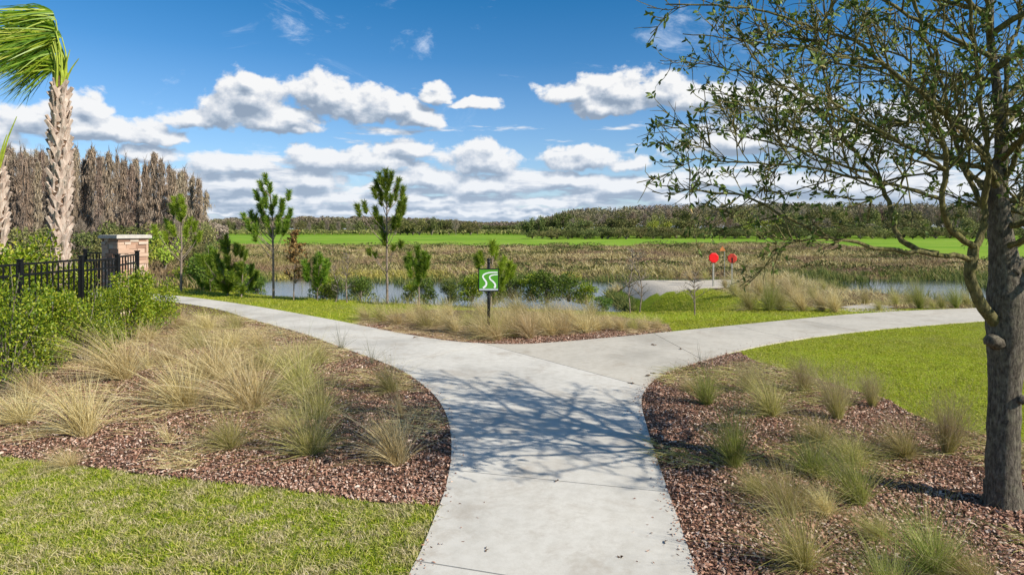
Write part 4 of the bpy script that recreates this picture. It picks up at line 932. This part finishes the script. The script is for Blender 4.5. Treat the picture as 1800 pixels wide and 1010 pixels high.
def limb3(p, r0, r1=.008, kids=1.0, start=.3):
    L = np.linalg.norm(np.diff(p, axis=0), axis=1).sum(); n = max(10, int(L / .07)); c = spline(p, n)
    c[1:-1] += rng.normal(0, .006, (n - 2, 3)); rad = (r0 + (r1 - r0) * np.linspace(0, 1, n) ** .7) * .84
    out = MB(); out.add(*tube(c, rad, 9, jit=.05))
    for k in range(int(L / .16 * kids)):
        t = rng.uniform(start, 1.0); i = min(n - 2, int(t * (n - 1))); d = unit(c[i + 1] - c[i])
        dd = unit(d * .75 + unit(rng.normal(0, 1, 3)) * .85 + np.array([0, 0, .15])); ll = min(L * .5, 1.15) * (1.15 - .75 * t) * rng.uniform(.4, 1.0)
        branch(c[i], dd, ll, min(rad[i] * .6, .013), out)
    out.build('limb', M['bark2'], oak, True)
# fork stem carrying the left limbs
limb([(1752, 570, 5.40), (1728, 540, 5.35), (1712, 505, 5.33), (1706, 470, 5.33), (1712, 436, 5.34)], .062, .05, 0)
limb([(1712, 455, 5.33), (1690, 452, 5.28), (1640, 446, 5.2), (1560, 437, 5.1), (1500, 425, 5.02), (1452, 418, 4.98), (1400, 424, 4.9), (1360, 440, 4.85), (1312, 460, 4.8)], .034, .006, .5, .45)
limb([(1456, 419, 4.98), (1410, 395, 5.0), (1357, 368, 5.0), (1313, 345, 4.95), (1240, 338, 4.9), (1190, 330, 4.85), (1140, 322, 4.8)], .020, .004, 1.25, .25)
limb([(1650, 447, 5.2), (1612, 440, 5.3), (1577, 412, 5.45), (1560, 350, 5.6), (1537, 307, 5.7), (1486, 248, 5.8), (1447, 208, 5.85), (1397, 168, 5.9), (1357, 134, 5.95), (1318, 89, 6.0), (1285, 30, 6.0)], .036, .007, .95, .3)
limb([(1451, 210, 5.85), (1456, 163, 5.8), (1442, 99, 5.75), (1429, 30, 5.7), (1415, -60, 5.6)], .022, .006, .9, .15)
limb([(1714, 436, 5.34), (1674, 406, 5.25), (1655, 360, 5.15), (1662, 297, 5.1), (1655, 240, 5.0), (1640, 190, 4.95), (1648, 100, 4.9), (1625, 70, 4.85), (1608, 0, 4.8), (1590, -90, 4.7)], .036, .010, .8, .3)
limb([(1714, 440, 5.34), (1728, 400, 5.4), (1729, 366, 5.45), (1694, 297, 5.6), (1674, 223, 5.7), (1654, 144, 5.8), (1630, 80, 5.85), (1606, 0, 5.9), (1580, -100, 5.9)], .038, .010, .8, .35)
limb([(1753, 330, 5.45), (1735, 285, 5.3), (1709, 252, 5.15), (1640, 180, 4.95), (1545, 109, 4.8), (1506, 74, 4.75), (1446, 54, 4.7), (1377, 30, 4.65), (1290, 10, 4.6), (1170, 8, 4.6)], .034, .006, 1.1, .25)
limb([(1397, 168, 5.9), (1345, 140, 5.8), (1290, 122, 5.7), (1230, 112, 5.6), (1178, 108, 5.5)], .014, .004, 1.5, .1)
limb([(1536, 307, 5.7), (1470, 285, 5.6), (1400, 262, 5.5), (1330, 245, 5.4), (1250, 225, 5.3), (1170, 226, 5.2)], .018, .004, 1.4, .15)
limb([(1654, 350, 5.15), (1590, 330, 5.0), (1500, 310, 4.9), (1400, 290, 4.85), (1300, 285, 4.8), (1220, 280, 4.75), (1175, 283, 4.75)], .020, .004, 1.35, .15)
limb([(1729, 366, 5.45), (1738, 300, 5.3), (1728, 200, 5.2), (1712, 80, 5.1), (1700, -40, 5.0), (1690, -150, 4.9)], .034, .012, .8, .3)
limb([(1757, 320, 5.5), (1768, 250, 5.6), (1770, 110, 5.8), (1790, 40, 5.9), (1800, -80, 6.0)], .034, .012, .8, .3)
limb([(1758, 340, 5.5), (1775, 300, 5.4), (1795, 255, 5.3), (1830, 190, 5.2), (1870, 90, 5.1), (1900, -20, 5.0)], .036, .010, .8, .3)
limb([(1760, 360, 5.5), (1785, 372, 5.5), (1830, 382, 5.6), (1900, 360, 5.7), (1980, 330, 5.8)], .024, .008, .9, .4)
limb([(1766, 400, 5.5), (1800, 330, 5.8), (1850, 240, 6.1), (1920, 120, 6.4)], .036, .010, .8, .3)
limb([(1760, 380, 5.5), (1720, 320, 5.9), (1660, 260, 6.3), (1600, 180, 6.7), (1540, 90, 7.0), (1500, 0, 7.1)], .034, .008, .9, .3)
limb([(1756, 300, 5.5), (1700, 230, 5.9), (1620, 160, 6.2), (1530, 120, 6.5), (1440, 110, 6.7)], .026, .006, 1.0, .3)
limb([(1545, 109, 4.8), (1480, 100, 4.7), (1400, 85, 4.6), (1300, 70, 4.5), (1200, 60, 4.5)], .014, .004, 1.5, .1)
limb([(1357, 368, 5.0), (1400, 400, 4.9), (1440, 395, 4.85), (1490, 400, 4.8)], .010, .004, 1.2, .2)
limb([(1662, 297, 5.1), (1600, 260, 4.8), (1520, 215, 4.6), (1430, 170, 4.5), (1350, 190, 4.45), (1260, 175, 4.4)], .018, .005, 1.1, .2)
# limbs of the rest of the crown: towards the viewer, to the right and overhead
for k in range(17):
    a = R([-95, -70, -45, -20, 0, 25, 50, 80, 110, -110, -60, -30, 10, 40, -80, 95, -50][k]) ; z0 = [2.2, 2.4, 2.0, 2.6, 2.2, 2.5, 2.3, 2.7, 2.9, 3.0, 3.2, 3.4, 3.5, 3.3, 3.8, 3.7, 4.1][k]
    L = rng.uniform(1.7, 2.5); dz = rng.uniform(.5, 1.1) * L * (.7 + .15 * (z0 - 2))
    o2 = np.array([math.cos(a), math.sin(a), 0]); b = np.array([np.interp(z0, tr[:, 2], tr[:, 0]), np.interp(z0, tr[:, 2], tr[:, 1]), z0])
    limb3(np.array([b, b + o2 * L * .3 + [0, 0, dz * .22], b + o2 * L * .65 + [0, 0, dz * .62], b + o2 * L + [0, 0, dz]]), .036, .006, .8, .3)
for k in range(4):
    a = R([180, 150, 205, 230, 120, 170, 260][k]); z0 = [3.9, 4.3, 4.2, 4.0, 4.5, 4.9, 4.4][k]; L = rng.uniform(1.5, 2.2); dz = L * rng.uniform(.5, .8)
    o2 = np.array([math.cos(a), math.sin(a), 0]); b = np.array([np.interp(z0, tr[:, 2], tr[:, 0]), np.interp(z0, tr[:, 2], tr[:, 1]), z0])
    limb3(np.array([b, b + o2 * L * .3 + [0, 0, dz * .25], b + o2 * L * .65 + [0, 0, dz * .6], b + o2 * L + [0, 0, dz]]), .03, .006, .85, .3)
TW.build('twigs', M['bark2'], oak)
LP = np.array(LEAFP); LD = np.array(LEAFD); mb = MB(); mb.add2(*leaves(LP, LD, rng.uniform(.038, .076, len(LP)), rng.uniform(.016, .027, len(LP)), .3)); mb.build('crown', M['oakleaf'], oak)
print('oak twigs', NB[0], 'leaves', len(LP))
# ------------------------------------------------------------------ leafless cypress wood on the left
def cypress_proto(h, w, n=2000):
    tk = MB()
    for j in range(26): zz = h * rng.uniform(.82, 1.0); a0 = rng.uniform(0, 6.28); tk.add(*tube(np.array([[0, 0, zz - .3], [math.cos(a0) * rng.uniform(.1, .5), math.sin(a0) * rng.uniform(.1, .5), zz + rng.uniform(.2, .8)]]), [.03, .012], 3))
    tk.add(*tube(spline([[0, 0, 0], [rng.normal(0, .1), 0, h * .5], [rng.normal(0, .15), 0, h]], 8), np.linspace(.20, .03, 8), 6)); cr = MB()
    nb = 60; bt = rng.uniform(.16, 1.0, nb) ** .8; a = rng.uniform(0, 2 * PI, nb); prof = np.where(bt > .45, (1.06 - bt) / .61, .8 + .2 * bt) * w * (.15 + 1.15 * rng.random(nb) ** 1.3)
    base = np.stack([0 * bt, 0 * bt, bt * h * .97], 1); tip = base + np.stack([np.cos(a) * prof, np.sin(a) * prof, prof * rng.uniform(.1, .8, nb)], 1)
    for i in range(nb): tk.add(*tube(np.array([base[i], tip[i]]), [.035, .012], 3))
    k = rng.integers(0, nb, n); t = rng.uniform(.15, 1.1, n)[:, None]; p = base[k] + (tip[k] - base[k]) * t + rng.normal(0, .13, (n, 3))
    hang = rng.random(n) < .62
    d = np.where(hang[:, None], unit(rng.normal(0, .22, (n, 3)) + [0, 0, -1]), unit(rng.normal(0, .8, (n, 3)) + [0, 0, .5]))
    L = np.where(hang, rng.uniform(.3, 1.0, n), rng.uniform(.2, .6, n))
    cr.add2(*blades(p, d, L, np.where(hang, .085, .05), rng.normal(0, .1, (n, 3)), 2)); return tk.mesh('trunk', M['greybark']), cr.mesh('crown', M['moss'])
CY = [cypress_proto(12.5, w) for w in (1.1, 1.6, 1.3, 1.9, 1.0, 1.4, 1.2)]
top_x = [-20, 0, 40, 90, 130, 180, 235, 270, 300, 330, 352, 368, 385]; top_y = [252, 256, 262, 262, 262, 263, 276, 268, 284, 300, 318, 350, 372]
cx_ = []
for row, (d0, n) in enumerate([(62, 26), (75, 28), (92, 26)]):
    for k in range(n): cx_.append((-30 + (k + rng.uniform(.1, .9)) / n * (404 - row * 14), d0 * rng.uniform(.96, 1.05)))
cx_.sort()
for k, (px, d) in enumerate(cx_):
    ty = np.interp(px, top_x, top_y) + rng.uniform(-8, 12) + (rng.random() < .4) * rng.uniform(0, 34); z0 = -.2 * (d < 70)
    h = 2.4 - (ty - HY) / F * d - z0; v = CY[int(rng.integers(0, 7))]
    e = empty('cypress_tree', ((px - CX) / F * d, d, z0), rng.uniform(0, 6.28)); s = h / 12.5; q = rng.uniform(.6, 1.2); e.scale = (q * s, q * s, s)
    inst('trunk', v[0], e); inst('crown', v[1], e)
    tag(e, 'bare cypress hung with moss in the left wood, %s from left' % (ORD[k] if k < 39 else (('forty ', 'fifty ', 'sixty ', 'seventy ', 'eighty ')[(k + 1) // 10 - 4] + ORD[(k + 1) % 10 - 1]) if (k + 1) % 10 else ('fortieth', 'fiftieth', 'sixtieth', 'seventieth', 'eightieth')[(k + 1) // 10 - 4]), 'cypress tree', 'bare cypress trees of the left wood')
# ------------------------------------------------------------------ far trees
def crown_proto(mat, n, size, kind):
    tk = MB(); cr = MB()
    if kind == 'round':
        m = 13; c = np.stack([rng.normal(0, .22, m), rng.normal(0, .22, m), rng.uniform(.28, .80, m)], 1); rr = rng.uniform(.14, .24, m)
        k = rng.integers(0, m, n); u = unit(rng.normal(0, 1, (n, 3))); p = c[k] + u * (rr[k] * rng.uniform(.5, 1.08, n))[:, None]; p[:, 2] = np.clip(p[:, 2], .03, 1.05)
        cr.add(*cards(p, size * rng.uniform(.6, 1.3, n)))
        for q in c: tk.add(*tube(spline([[0, 0, 0], [q[0] * .3, q[1] * .3, q[2] * .5], q], 5), [.022, .016, .011, .007, .004], 4))
    elif kind == 'bare':
        m = 70; t = rng.uniform(.2, .95, m); a = rng.uniform(0, 2 * PI, m); r = .30 * np.sin(np.clip(t * 1.1, 0, 1) * PI * .85 + .25) * rng.uniform(.5, 1, m)
        b = np.stack([0 * t, 0 * t, t * .85], 1); tip = b + np.stack([np.cos(a) * r, np.sin(a) * r, r * .9], 1)
        for i in range(m): tk.add(*tube(np.array([b[i], tip[i]]), [.006, .002], 3))
        k = rng.integers(0, m, n); p = b[k] + (tip[k] - b[k]) * rng.uniform(.25, 1, (n, 1)); d = unit(unit(tip[k] - b[k] + 1e-6) + rng.normal(0, .5, (n, 3)) + [0, 0, .5])
        cr.add2(*blades(p, d, rng.uniform(.05, .15, n), .006, rng.normal(0, .1, (n, 3)), 2))
        tk.add(*tube([[0, 0, 0], [0.01, 0, .5], [0, 0, .95]], [.018, .011, .003], 5))
    return tk.mesh('trunk', M['greybark']), cr.mesh('crown', M[mat])
FP = {'dark': [crown_proto('far_dark', 1500, .055, 'round') for _ in range(3)], 'olive': [crown_proto('far_olive', 1500, .052, 'round') for _ in range(3)],
      'bright': [crown_proto('far_bright', 1400, .05, 'round') for _ in range(2)], 'bare': [crown_proto('far_bare', 1500, .05, 'bare') for _ in range(3)], 'pink': [crown_proto('far_pink', 1500, .05, 'bare') for _ in range(2)]}
NM = {'dark': ('evergreen_tree', 'dark green round tree', 'tree'), 'olive': ('broadleaf_tree', 'olive green tree', 'tree'), 'bright': ('broadleaf_tree', 'bright yellow green tree', 'tree'), 'bare': ('bare_tree', 'bare grey brown tree', 'tree'), 'pink': ('bare_tree', 'bare pinkish tree', 'tree'), 'scrubby': ('bush', 'low olive bush', 'bush')}
cnt = {}
def fartree(kind, px, top, d, wpx, where, group, z0=0.0, src=None):
    v = FP[src or kind]; v = v[int(rng.integers(0, len(v)))]; h = 2.4 - (top - HY) / F * d - z0; w = wpx * d / F
    nm, lk, ct_ = NM[kind]; e = empty(nm, ((px - CX) / F * d, d, z0), rng.uniform(0, 6.28)); e.scale = (w * 1.15, w * 1.15, h)
    inst('trunk', v[0], e); inst('crown', v[1], e); cnt[kind, where] = cnt.get((kind, where), 0) + 1
    tag(e, '%s %s, %s from left' % (lk, where, ORD[cnt[kind, where] - 1]), ct_, group)
GF = 'trees of the far treeline'
# section 1: left of the tallest pine
for px in np.arange(384, 690, 9.5):
    px += rng.uniform(-3, 3); kd = rng.choice(['dark', 'olive', 'bare'], p=[.45, .25, .30]); fartree(kd, px, rng.uniform(386, 395) if kd != 'bare' else rng.uniform(384, 392), 255 * rng.uniform(.97, 1.05), rng.uniform(16, 26) if kd != 'bare' else 16, 'beyond the field left of the tallest pine', GF)
for px in np.arange(694, 845, 11):
    px += rng.uniform(-4, 4); kd = rng.choice(['dark', 'olive', 'bare'], p=[.4, .45, .15]); fartree(kd, px, np.interp(px, [694, 740, 800, 845], [380, 377, 381, 388]) + rng.uniform(-1, 5), 240 * rng.uniform(.97, 1.05), rng.uniform(24, 36), 'in the rounded clump above the sign', GF)
for px in np.arange(850, 930, 11): fartree('dark', px + rng.uniform(-3, 3), rng.uniform(391, 395), 262, rng.uniform(18, 26), 'in the low stretch above the green sign', GF)
for px, tp, w in [(925, 386, 22), (936, 381, 26), (952, 378, 30), (968, 380, 26), (980, 373, 28), (996, 372, 30)]: fartree('dark', px, tp, 225, w, 'where the treeline rises', GF)
for px in np.arange(1005, 1800, 14):
    px += rng.uniform(-5, 5); kd = rng.choice(['dark', 'olive', 'bare', 'pink'], p=[.15, .25, .36, .24]); top = np.interp(px, [1000, 1100, 1180, 1400, 1800], [374, 370, 363, 361, 358]) + rng.uniform(-2, 7)
    where = 'in the back row above the sand mound' if px < 1240 else ('in the back row above the red signs' if px < 1420 else 'in the back row behind the oak')
    fartree(kd, px, top, 205 * rng.uniform(.96, 1.05), rng.uniform(24, 36) if kd in ('dark', 'olive') else 24, where, GF)
for px in np.arange(1015, 1800, 19):
    px += rng.uniform(-6, 6); top = rng.uniform(378, 392)
    if 1130 < px < 1175 or 1300 < px < 1365: kd, top = 'bright', rng.uniform(380, 386)
    elif 1185 < px < 1290 and rng.random() < .6: kd, top = 'pink', rng.uniform(372, 380)
    else: kd = rng.choice(['dark', 'olive', 'bare'], p=[.4, .4, .2])
    where = 'in the front row above the sand mound' if px < 1240 else ('in the front row above the red signs' if px < 1420 else 'in the front row behind the oak')
    fartree(kd, px, top, 172 * rng.uniform(.96, 1.05), rng.uniform(28, 44), where, GF)
for px in list(np.arange(935, 1260, 15)) + list(np.arange(1270, 1800, 22)):
    where = 'at the field edge left of the red signs' if px < 1240 else ('at the field edge behind the red signs' if px < 1420 else 'at the field edge behind the oak')
    fartree('scrubby', px + rng.uniform(-5, 5), rng.uniform(396, 405), 150 * rng.uniform(.95, 1.05), rng.uniform(24, 40), where, 'bushes along the field edge', src='olive' if rng.random() < .6 else 'dark')
# nearer mixed growth at the foot of the cypress wood
for px, tp, d, w, kd in [(225, 385, 46, 60, 'dark'), (262, 380, 44, 60, 'olive'), (290, 392, 40, 50, 'bright'), (345, 398, 44, 44, 'olive'), (372, 384, 52, 30, 'olive'), (246, 402, 38, 50, 'bright'), (200, 396, 40, 50, 'olive'), (150, 398, 44, 60, 'dark'), (362, 412, 40, 40, 'dark'), (330, 420, 38, 40, 'olive'), (310, 372, 50, 30, 'bare'), (60, 392, 46, 60, 'olive'), (178, 372, 50, 40, 'bare'), (140, 380, 50, 44, 'bare')]:
    fartree(kd, px, tp, d, w, 'at the foot of the cypress wood', 'trees at the foot of the cypress wood', z0=-.2)
# far wood as one mass behind the treeline
def woodmass(name, n, px0, px1, topf, d0, d1, mat, lab, size):
    px = rng.uniform(px0, px1, n); d = rng.uniform(d0, d1, n); lump = .75 + .35 * vnoise(px, d, 9, 44)
    top = (HY - topf(px)) / F * d + 2.4; z = top * lump * rng.uniform(.1, 1, n) ** .45
    mb = MB(); mb.add(*cards(np.stack([(px - CX) / F * d, d, z], 1), size * rng.uniform(.6, 1.3, n))); tag(mb.build(name, M[mat]), lab, 'woodland', kind='stuff')
woodmass('woodland', 70000, 370, 1000, lambda p: np.interp(p, [370, 460, 700, 850, 930, 1000], [386, 381, 382, 391, 390, 372]), 290, 350, 'far_wood', 'far grey brown woodland closing the horizon left of centre', .75)
woodmass('woodland', 150000, 960, 2250, lambda p: np.interp(p, [960, 1000, 1180, 1400, 2250], [384, 369, 361, 359, 357]), 225, 290, 'far_wood', 'far leafless woodland closing the horizon on the right', .55)
woodmass('undergrowth', 26000, -60, 400, lambda p: np.interp(p, [-60, 200, 350, 400], [360, 365, 385, 400]), 66, 96, 'far_bare', 'brown undergrowth between the cypress trunks', .34)
woodmass('undergrowth', 9000, 300, 1000, lambda p: p * 0 + 404, 240, 262, 'far_olive', 'low olive undergrowth at the foot of the left treeline', .8)
woodmass('undergrowth', 22000, 960, 2200, lambda p: p * 0 + 400, 158, 175, 'far_dark', 'dark undergrowth at the foot of the right treeline', .6)
# ------------------------------------------------------------------ light, sky with clouds, camera
SUN_EL, SUN_AZ = 37.0, math.degrees(math.atan2(.86, -.51))   # azimuth measured from +Y towards +X
sd = np.array([math.sin(R(SUN_AZ)) * math.cos(R(SUN_EL)), math.cos(R(SUN_AZ)) * math.cos(R(SUN_EL)), math.sin(R(SUN_EL))])
l = bpy.data.lights.new('sun', 'SUN'); l.energy = 5.0; l.angle = R(.55); l.color = (1, .94, .84)
lo = bpy.data.objects.new('sun', l); COL.objects.link(lo); lo.rotation_euler = Vector(-sd).to_track_quat('-Z', 'Y').to_euler()
w = bpy.data.worlds.new('World'); sc.world = w; w.use_nodes = True; nt = w.node_tree; bg = nt.nodes['Background']
sky = nt.nodes.new('ShaderNodeTexSky'); sky.sky_type = 'NISHITA'; sky.sun_disc = False; sky.sun_elevation = R(SUN_EL); sky.sun_rotation = R(SUN_AZ)
sky.air_density = 1.0; sky.dust_density = .3; sky.ozone_density = 3.0
STR = .115; bg.inputs['Strength'].default_value = STR
# clouds: coordinates are azimuth/elevation of the view direction in units of 100 photograph pixels
CL = [(440, 180, 72, 46), (412, 200, 52, 34), (478, 218, 76, 26), (436, 150, 26, 28), (572, 178, 60, 42), (622, 192, 56, 34), (684, 192, 58, 32), (742, 212, 38, 22), (520, 205, 60, 20), (766, 172, 30, 22), (838, 186, 32, 14), (1012, 168, 52, 26), (1088, 162, 70, 36), (1160, 165, 66, 34), (1208, 180, 44, 26), (1055, 190, 60, 22), (1300, 175, 84, 36), (1390, 192, 70, 36), (1330, 250, 160, 40), (1470, 262, 120, 44), (1620, 230, 120, 50), (1760, 250, 100, 50), (160, 190, 44, 24), (60, 214, 74, 34), (134, 226, 84, 34), (214, 236, 84, 30), (274, 240, 50, 24), (262, 275, 46, 18), (-60, 240, 90, 40), (330, 215, 36, 20), (368, 290, 44, 26), (440, 292, 52, 22), (552, 280, 52, 24), (545, 322, 70, 22), (656, 284, 60, 26), (700, 262, 46, 18), (842, 288, 68, 34), (755, 318, 66, 26), (910, 325, 44, 16), (1020, 284, 84, 24), (1105, 290, 48, 18), (1000, 320, 66, 18), (1110, 328, 80, 16), (430, 330, 80, 16), (600, 350, 120, 12), (860, 330, 90, 20), (1200, 345, 90, 12), (300, 330, 60, 14), (950, 355, 130, 10), (750, 352, 100, 10), (450, 356, 100, 10), (1300, 320, 120, 22), (1500, 330, 150, 24), (1700, 335, 150, 22), (400, 372, 200, 8), (850, 374, 260, 8), (1300, 366, 260, 8), (660, 334, 60, 14)]
def conv(px, py):
    u = (px - CX) / F; v = (HY - py) / F
    return math.atan(u) * 11.0, math.atan(v / math.sqrt(1 + u * u)) * 11.0
g = bpy.data.node_groups.new('cloud_density', 'ShaderNodeTree')
for nme in ('az', 'el', 'dx', 'dy', 'dz'): g.interface.new_socket(nme, in_out='INPUT', socket_type='NodeSocketFloat')
g.interface.new_socket('D', in_out='OUTPUT', socket_type='NodeSocketFloat')
gi = g.nodes.new('NodeGroupInput'); go = g.nodes.new('NodeGroupOutput')
az, el = gi.outputs[0], gi.outputs[1]
cmb = g.nodes.new('ShaderNodeCombineXYZ'); g.links.new(az, cmb.inputs[0]); g.links.new(el, cmb.inputs[1])
def gn(scale, detail, rough, stretch, off=0.0):
    mp = g.nodes.new('ShaderNodeMapping'); mp.inputs['Scale'].default_value = stretch; mp.inputs['Location'].default_value = (off, off * .7, 0)
    g.links.new(cmb.outputs[0], mp.inputs[0]); n = g.nodes.new('ShaderNodeTexNoise'); n.noise_dimensions = '2D'; n.inputs['Scale'].default_value = scale; n.inputs['Detail'].default_value = detail; n.inputs['Roughness'].default_value = rough
    g.links.new(mp.outputs[0], n.inputs['Vector']); return n
wn = gn(1.6, 3, .55, (1, 1.5, 1), 3.0); sp = g.nodes.new('ShaderNodeSeparateColor'); g.links.new(wn.outputs['Color'], sp.inputs[0])
az2 = mth(g, 'ADD', az, mth(g, 'MULTIPLY_ADD', sp.outputs[0], .5, -.25)); el2 = mth(g, 'ADD', el, mth(g, 'MULTIPLY_ADD', sp.outputs[1], .30, -.15))
D = None
for (px, py, rx, ry) in CL:
    a, b = conv(px, py); a1, _ = conv(px + rx, py); _, b1 = conv(px, py - ry)
    ex = mth(g, 'MULTIPLY', mth(g, 'SUBTRACT', az2, a), 1 / max(a1 - a, .05)); ey = mth(g, 'MULTIPLY', mth(g, 'SUBTRACT', el2, b), 1 / max(b1 - b, .03))
    ey = mth(g, 'MAXIMUM', ey, mth(g, 'MULTIPLY', ey, -1.7))
    r = mth(g, 'SQRT', mth(g, 'ADD', mth(g, 'MULTIPLY', ex, ex), mth(g, 'MULTIPLY', ey, ey))); q = mth(g, 'SUBTRACT', 1.0, r)
    D = q if D is None else mth(g, 'SMOOTH_MAX', D, q, .25)
n1 = gn(1.7, 10, .58, (1, 1.35, 1)); n2 = gn(.9, 8, .62, (.45, 3.2, 1), 7.0)
D = mth(g, 'ADD', D, mth(g, 'MULTIPLY_ADD', n1.outputs['Fac'], 1.8, -.66))
# low layered clouds towards the horizon, everywhere round the sky
lowm = mth(g, 'SUBTRACT', mth(g, 'MULTIPLY_ADD', n2.outputs['Fac'], 3.0, -.98), mth(g, 'MULTIPLY', mth(g, 'ABSOLUTE', mth(g, 'SUBTRACT', el, .3)), .62))
D = mth(g, 'SMOOTH_MAX', D, lowm, .3)
g.links.new(D, go.inputs[0])
tc = nt.nodes.new('ShaderNodeTexCoord'); sx_ = nt.nodes.new('ShaderNodeSeparateXYZ'); nt.links.new(tc.outputs['Generated'], sx_.inputs[0])
AZ = mth(nt, 'MULTIPLY', mth(nt, 'ARCTAN2', sx_.outputs[0], sx_.outputs[1]), 11.0); EL = mth(nt, 'MULTIPLY', mth(nt, 'ARCSINE', sx_.outputs[2]), 11.0)
def dens(da, de):
    n = nt.nodes.new('ShaderNodeGroup'); n.node_tree = g
    nt.links.new(mth(nt, 'ADD', AZ, da), n.inputs[0]); nt.links.new(mth(nt, 'ADD', EL, de), n.inputs[1]); return n.outputs[0]
D0 = dens(0, 0); D1 = dens(.07, .17)
def smst(x, a, b):
    m = nt.nodes.new('ShaderNodeMapRange'); m.interpolation_type = 'SMOOTHSTEP'; nt.links.new(x, m.inputs[0]); m.inputs[1].default_value = a; m.inputs[2].default_value = b; return m.outputs[0]
alpha = smst(D0, -.04, .36)
lit = mth(nt, 'ADD', mth(nt, 'MULTIPLY', mth(nt, 'SUBTRACT', D0, D1), 1.0), mth(nt, 'MULTIPLY_ADD', mth(nt, 'MINIMUM', D0, 1.2), -.24, .66), clamp=True)
K = 1 / STR
cc = ramp(nt, lit, [(.12, (.28, .36, .48)), (.38, (.44, .52, .63)), (.60, (.66, .71, .79)), (.92, (1.0, 1.0, 1.0))])
cs = nt.nodes.new('ShaderNodeVectorMath'); cs.operation = 'SCALE'; cs.inputs['Scale'].default_value = K * .74; nt.links.new(cc, cs.inputs[0])
# thin high cirrus
cv = nt.nodes.new('ShaderNodeCombineXYZ'); nt.links.new(AZ, cv.inputs[0]); nt.links.new(EL, cv.inputs[1])
ci = noise(nt, .45, 8, .68, vec=cv.outputs[0], stretch=(1, 2.2, 1), dist=.8); cir = mth(nt, 'MULTIPLY', smst(ci, .56, .80), .55)
hs = nt.nodes.new('ShaderNodeHueSaturation'); hs.inputs['Saturation'].default_value = 1.0; nt.links.new(mixc(nt, 1.0, sky.outputs[0], ramp(nt, mth(nt, 'MULTIPLY', EL, .08), [(0, (.70, .78, .92)), (.15, (.44, .70, .90)), (.33, (.12, .57, .82)), (.5, (.45, .68, .80)), (1, (.70, .80, .85))]), 'MULTIPLY'), hs.inputs['Color'])
base = mixc(nt, cir, hs.outputs[0], (.80 * K, .85 * K, .92 * K))
hz = ramp(nt, mth(nt, 'MULTIPLY', EL, .35), [(0, (.38, .38, .38)), (.5, (.12, .12, .12)), (1, (0, 0, 0))])
nt.links.new(mixc(nt, hz, mixc(nt, alpha, base, cs.outputs[0]), (.50 * K, .60 * K, .74 * K)), bg.inputs['Color'])
cam = bpy.data.cameras.new('camera'); co = bpy.data.objects.new('camera', cam); COL.objects.link(co); sc.camera = co
co.location = (0, 0, H); co.rotation_euler = (R(90), 0, 0); cam.sensor_width = 36; cam.lens = 36 * F / 1800; cam.shift_y = -(505 - HY) / 1800; cam.clip_start = .05; cam.clip_end = 9000
sc.view_settings.view_transform = 'Standard'; sc.view_settings.look = 'None'; sc.view_settings.exposure = .36; sc.view_settings.gamma = 1
sc.cycles.max_bounces = 6; sc.cycles.transparent_max_bounces = 8; sc.cycles.diffuse_bounces = 3; sc.cycles.transmission_bounces = 3; sc.cycles.glossy_bounces = 2
w.cycles.sampling_method = 'MANUAL'; w.cycles.sample_map_resolution = 512
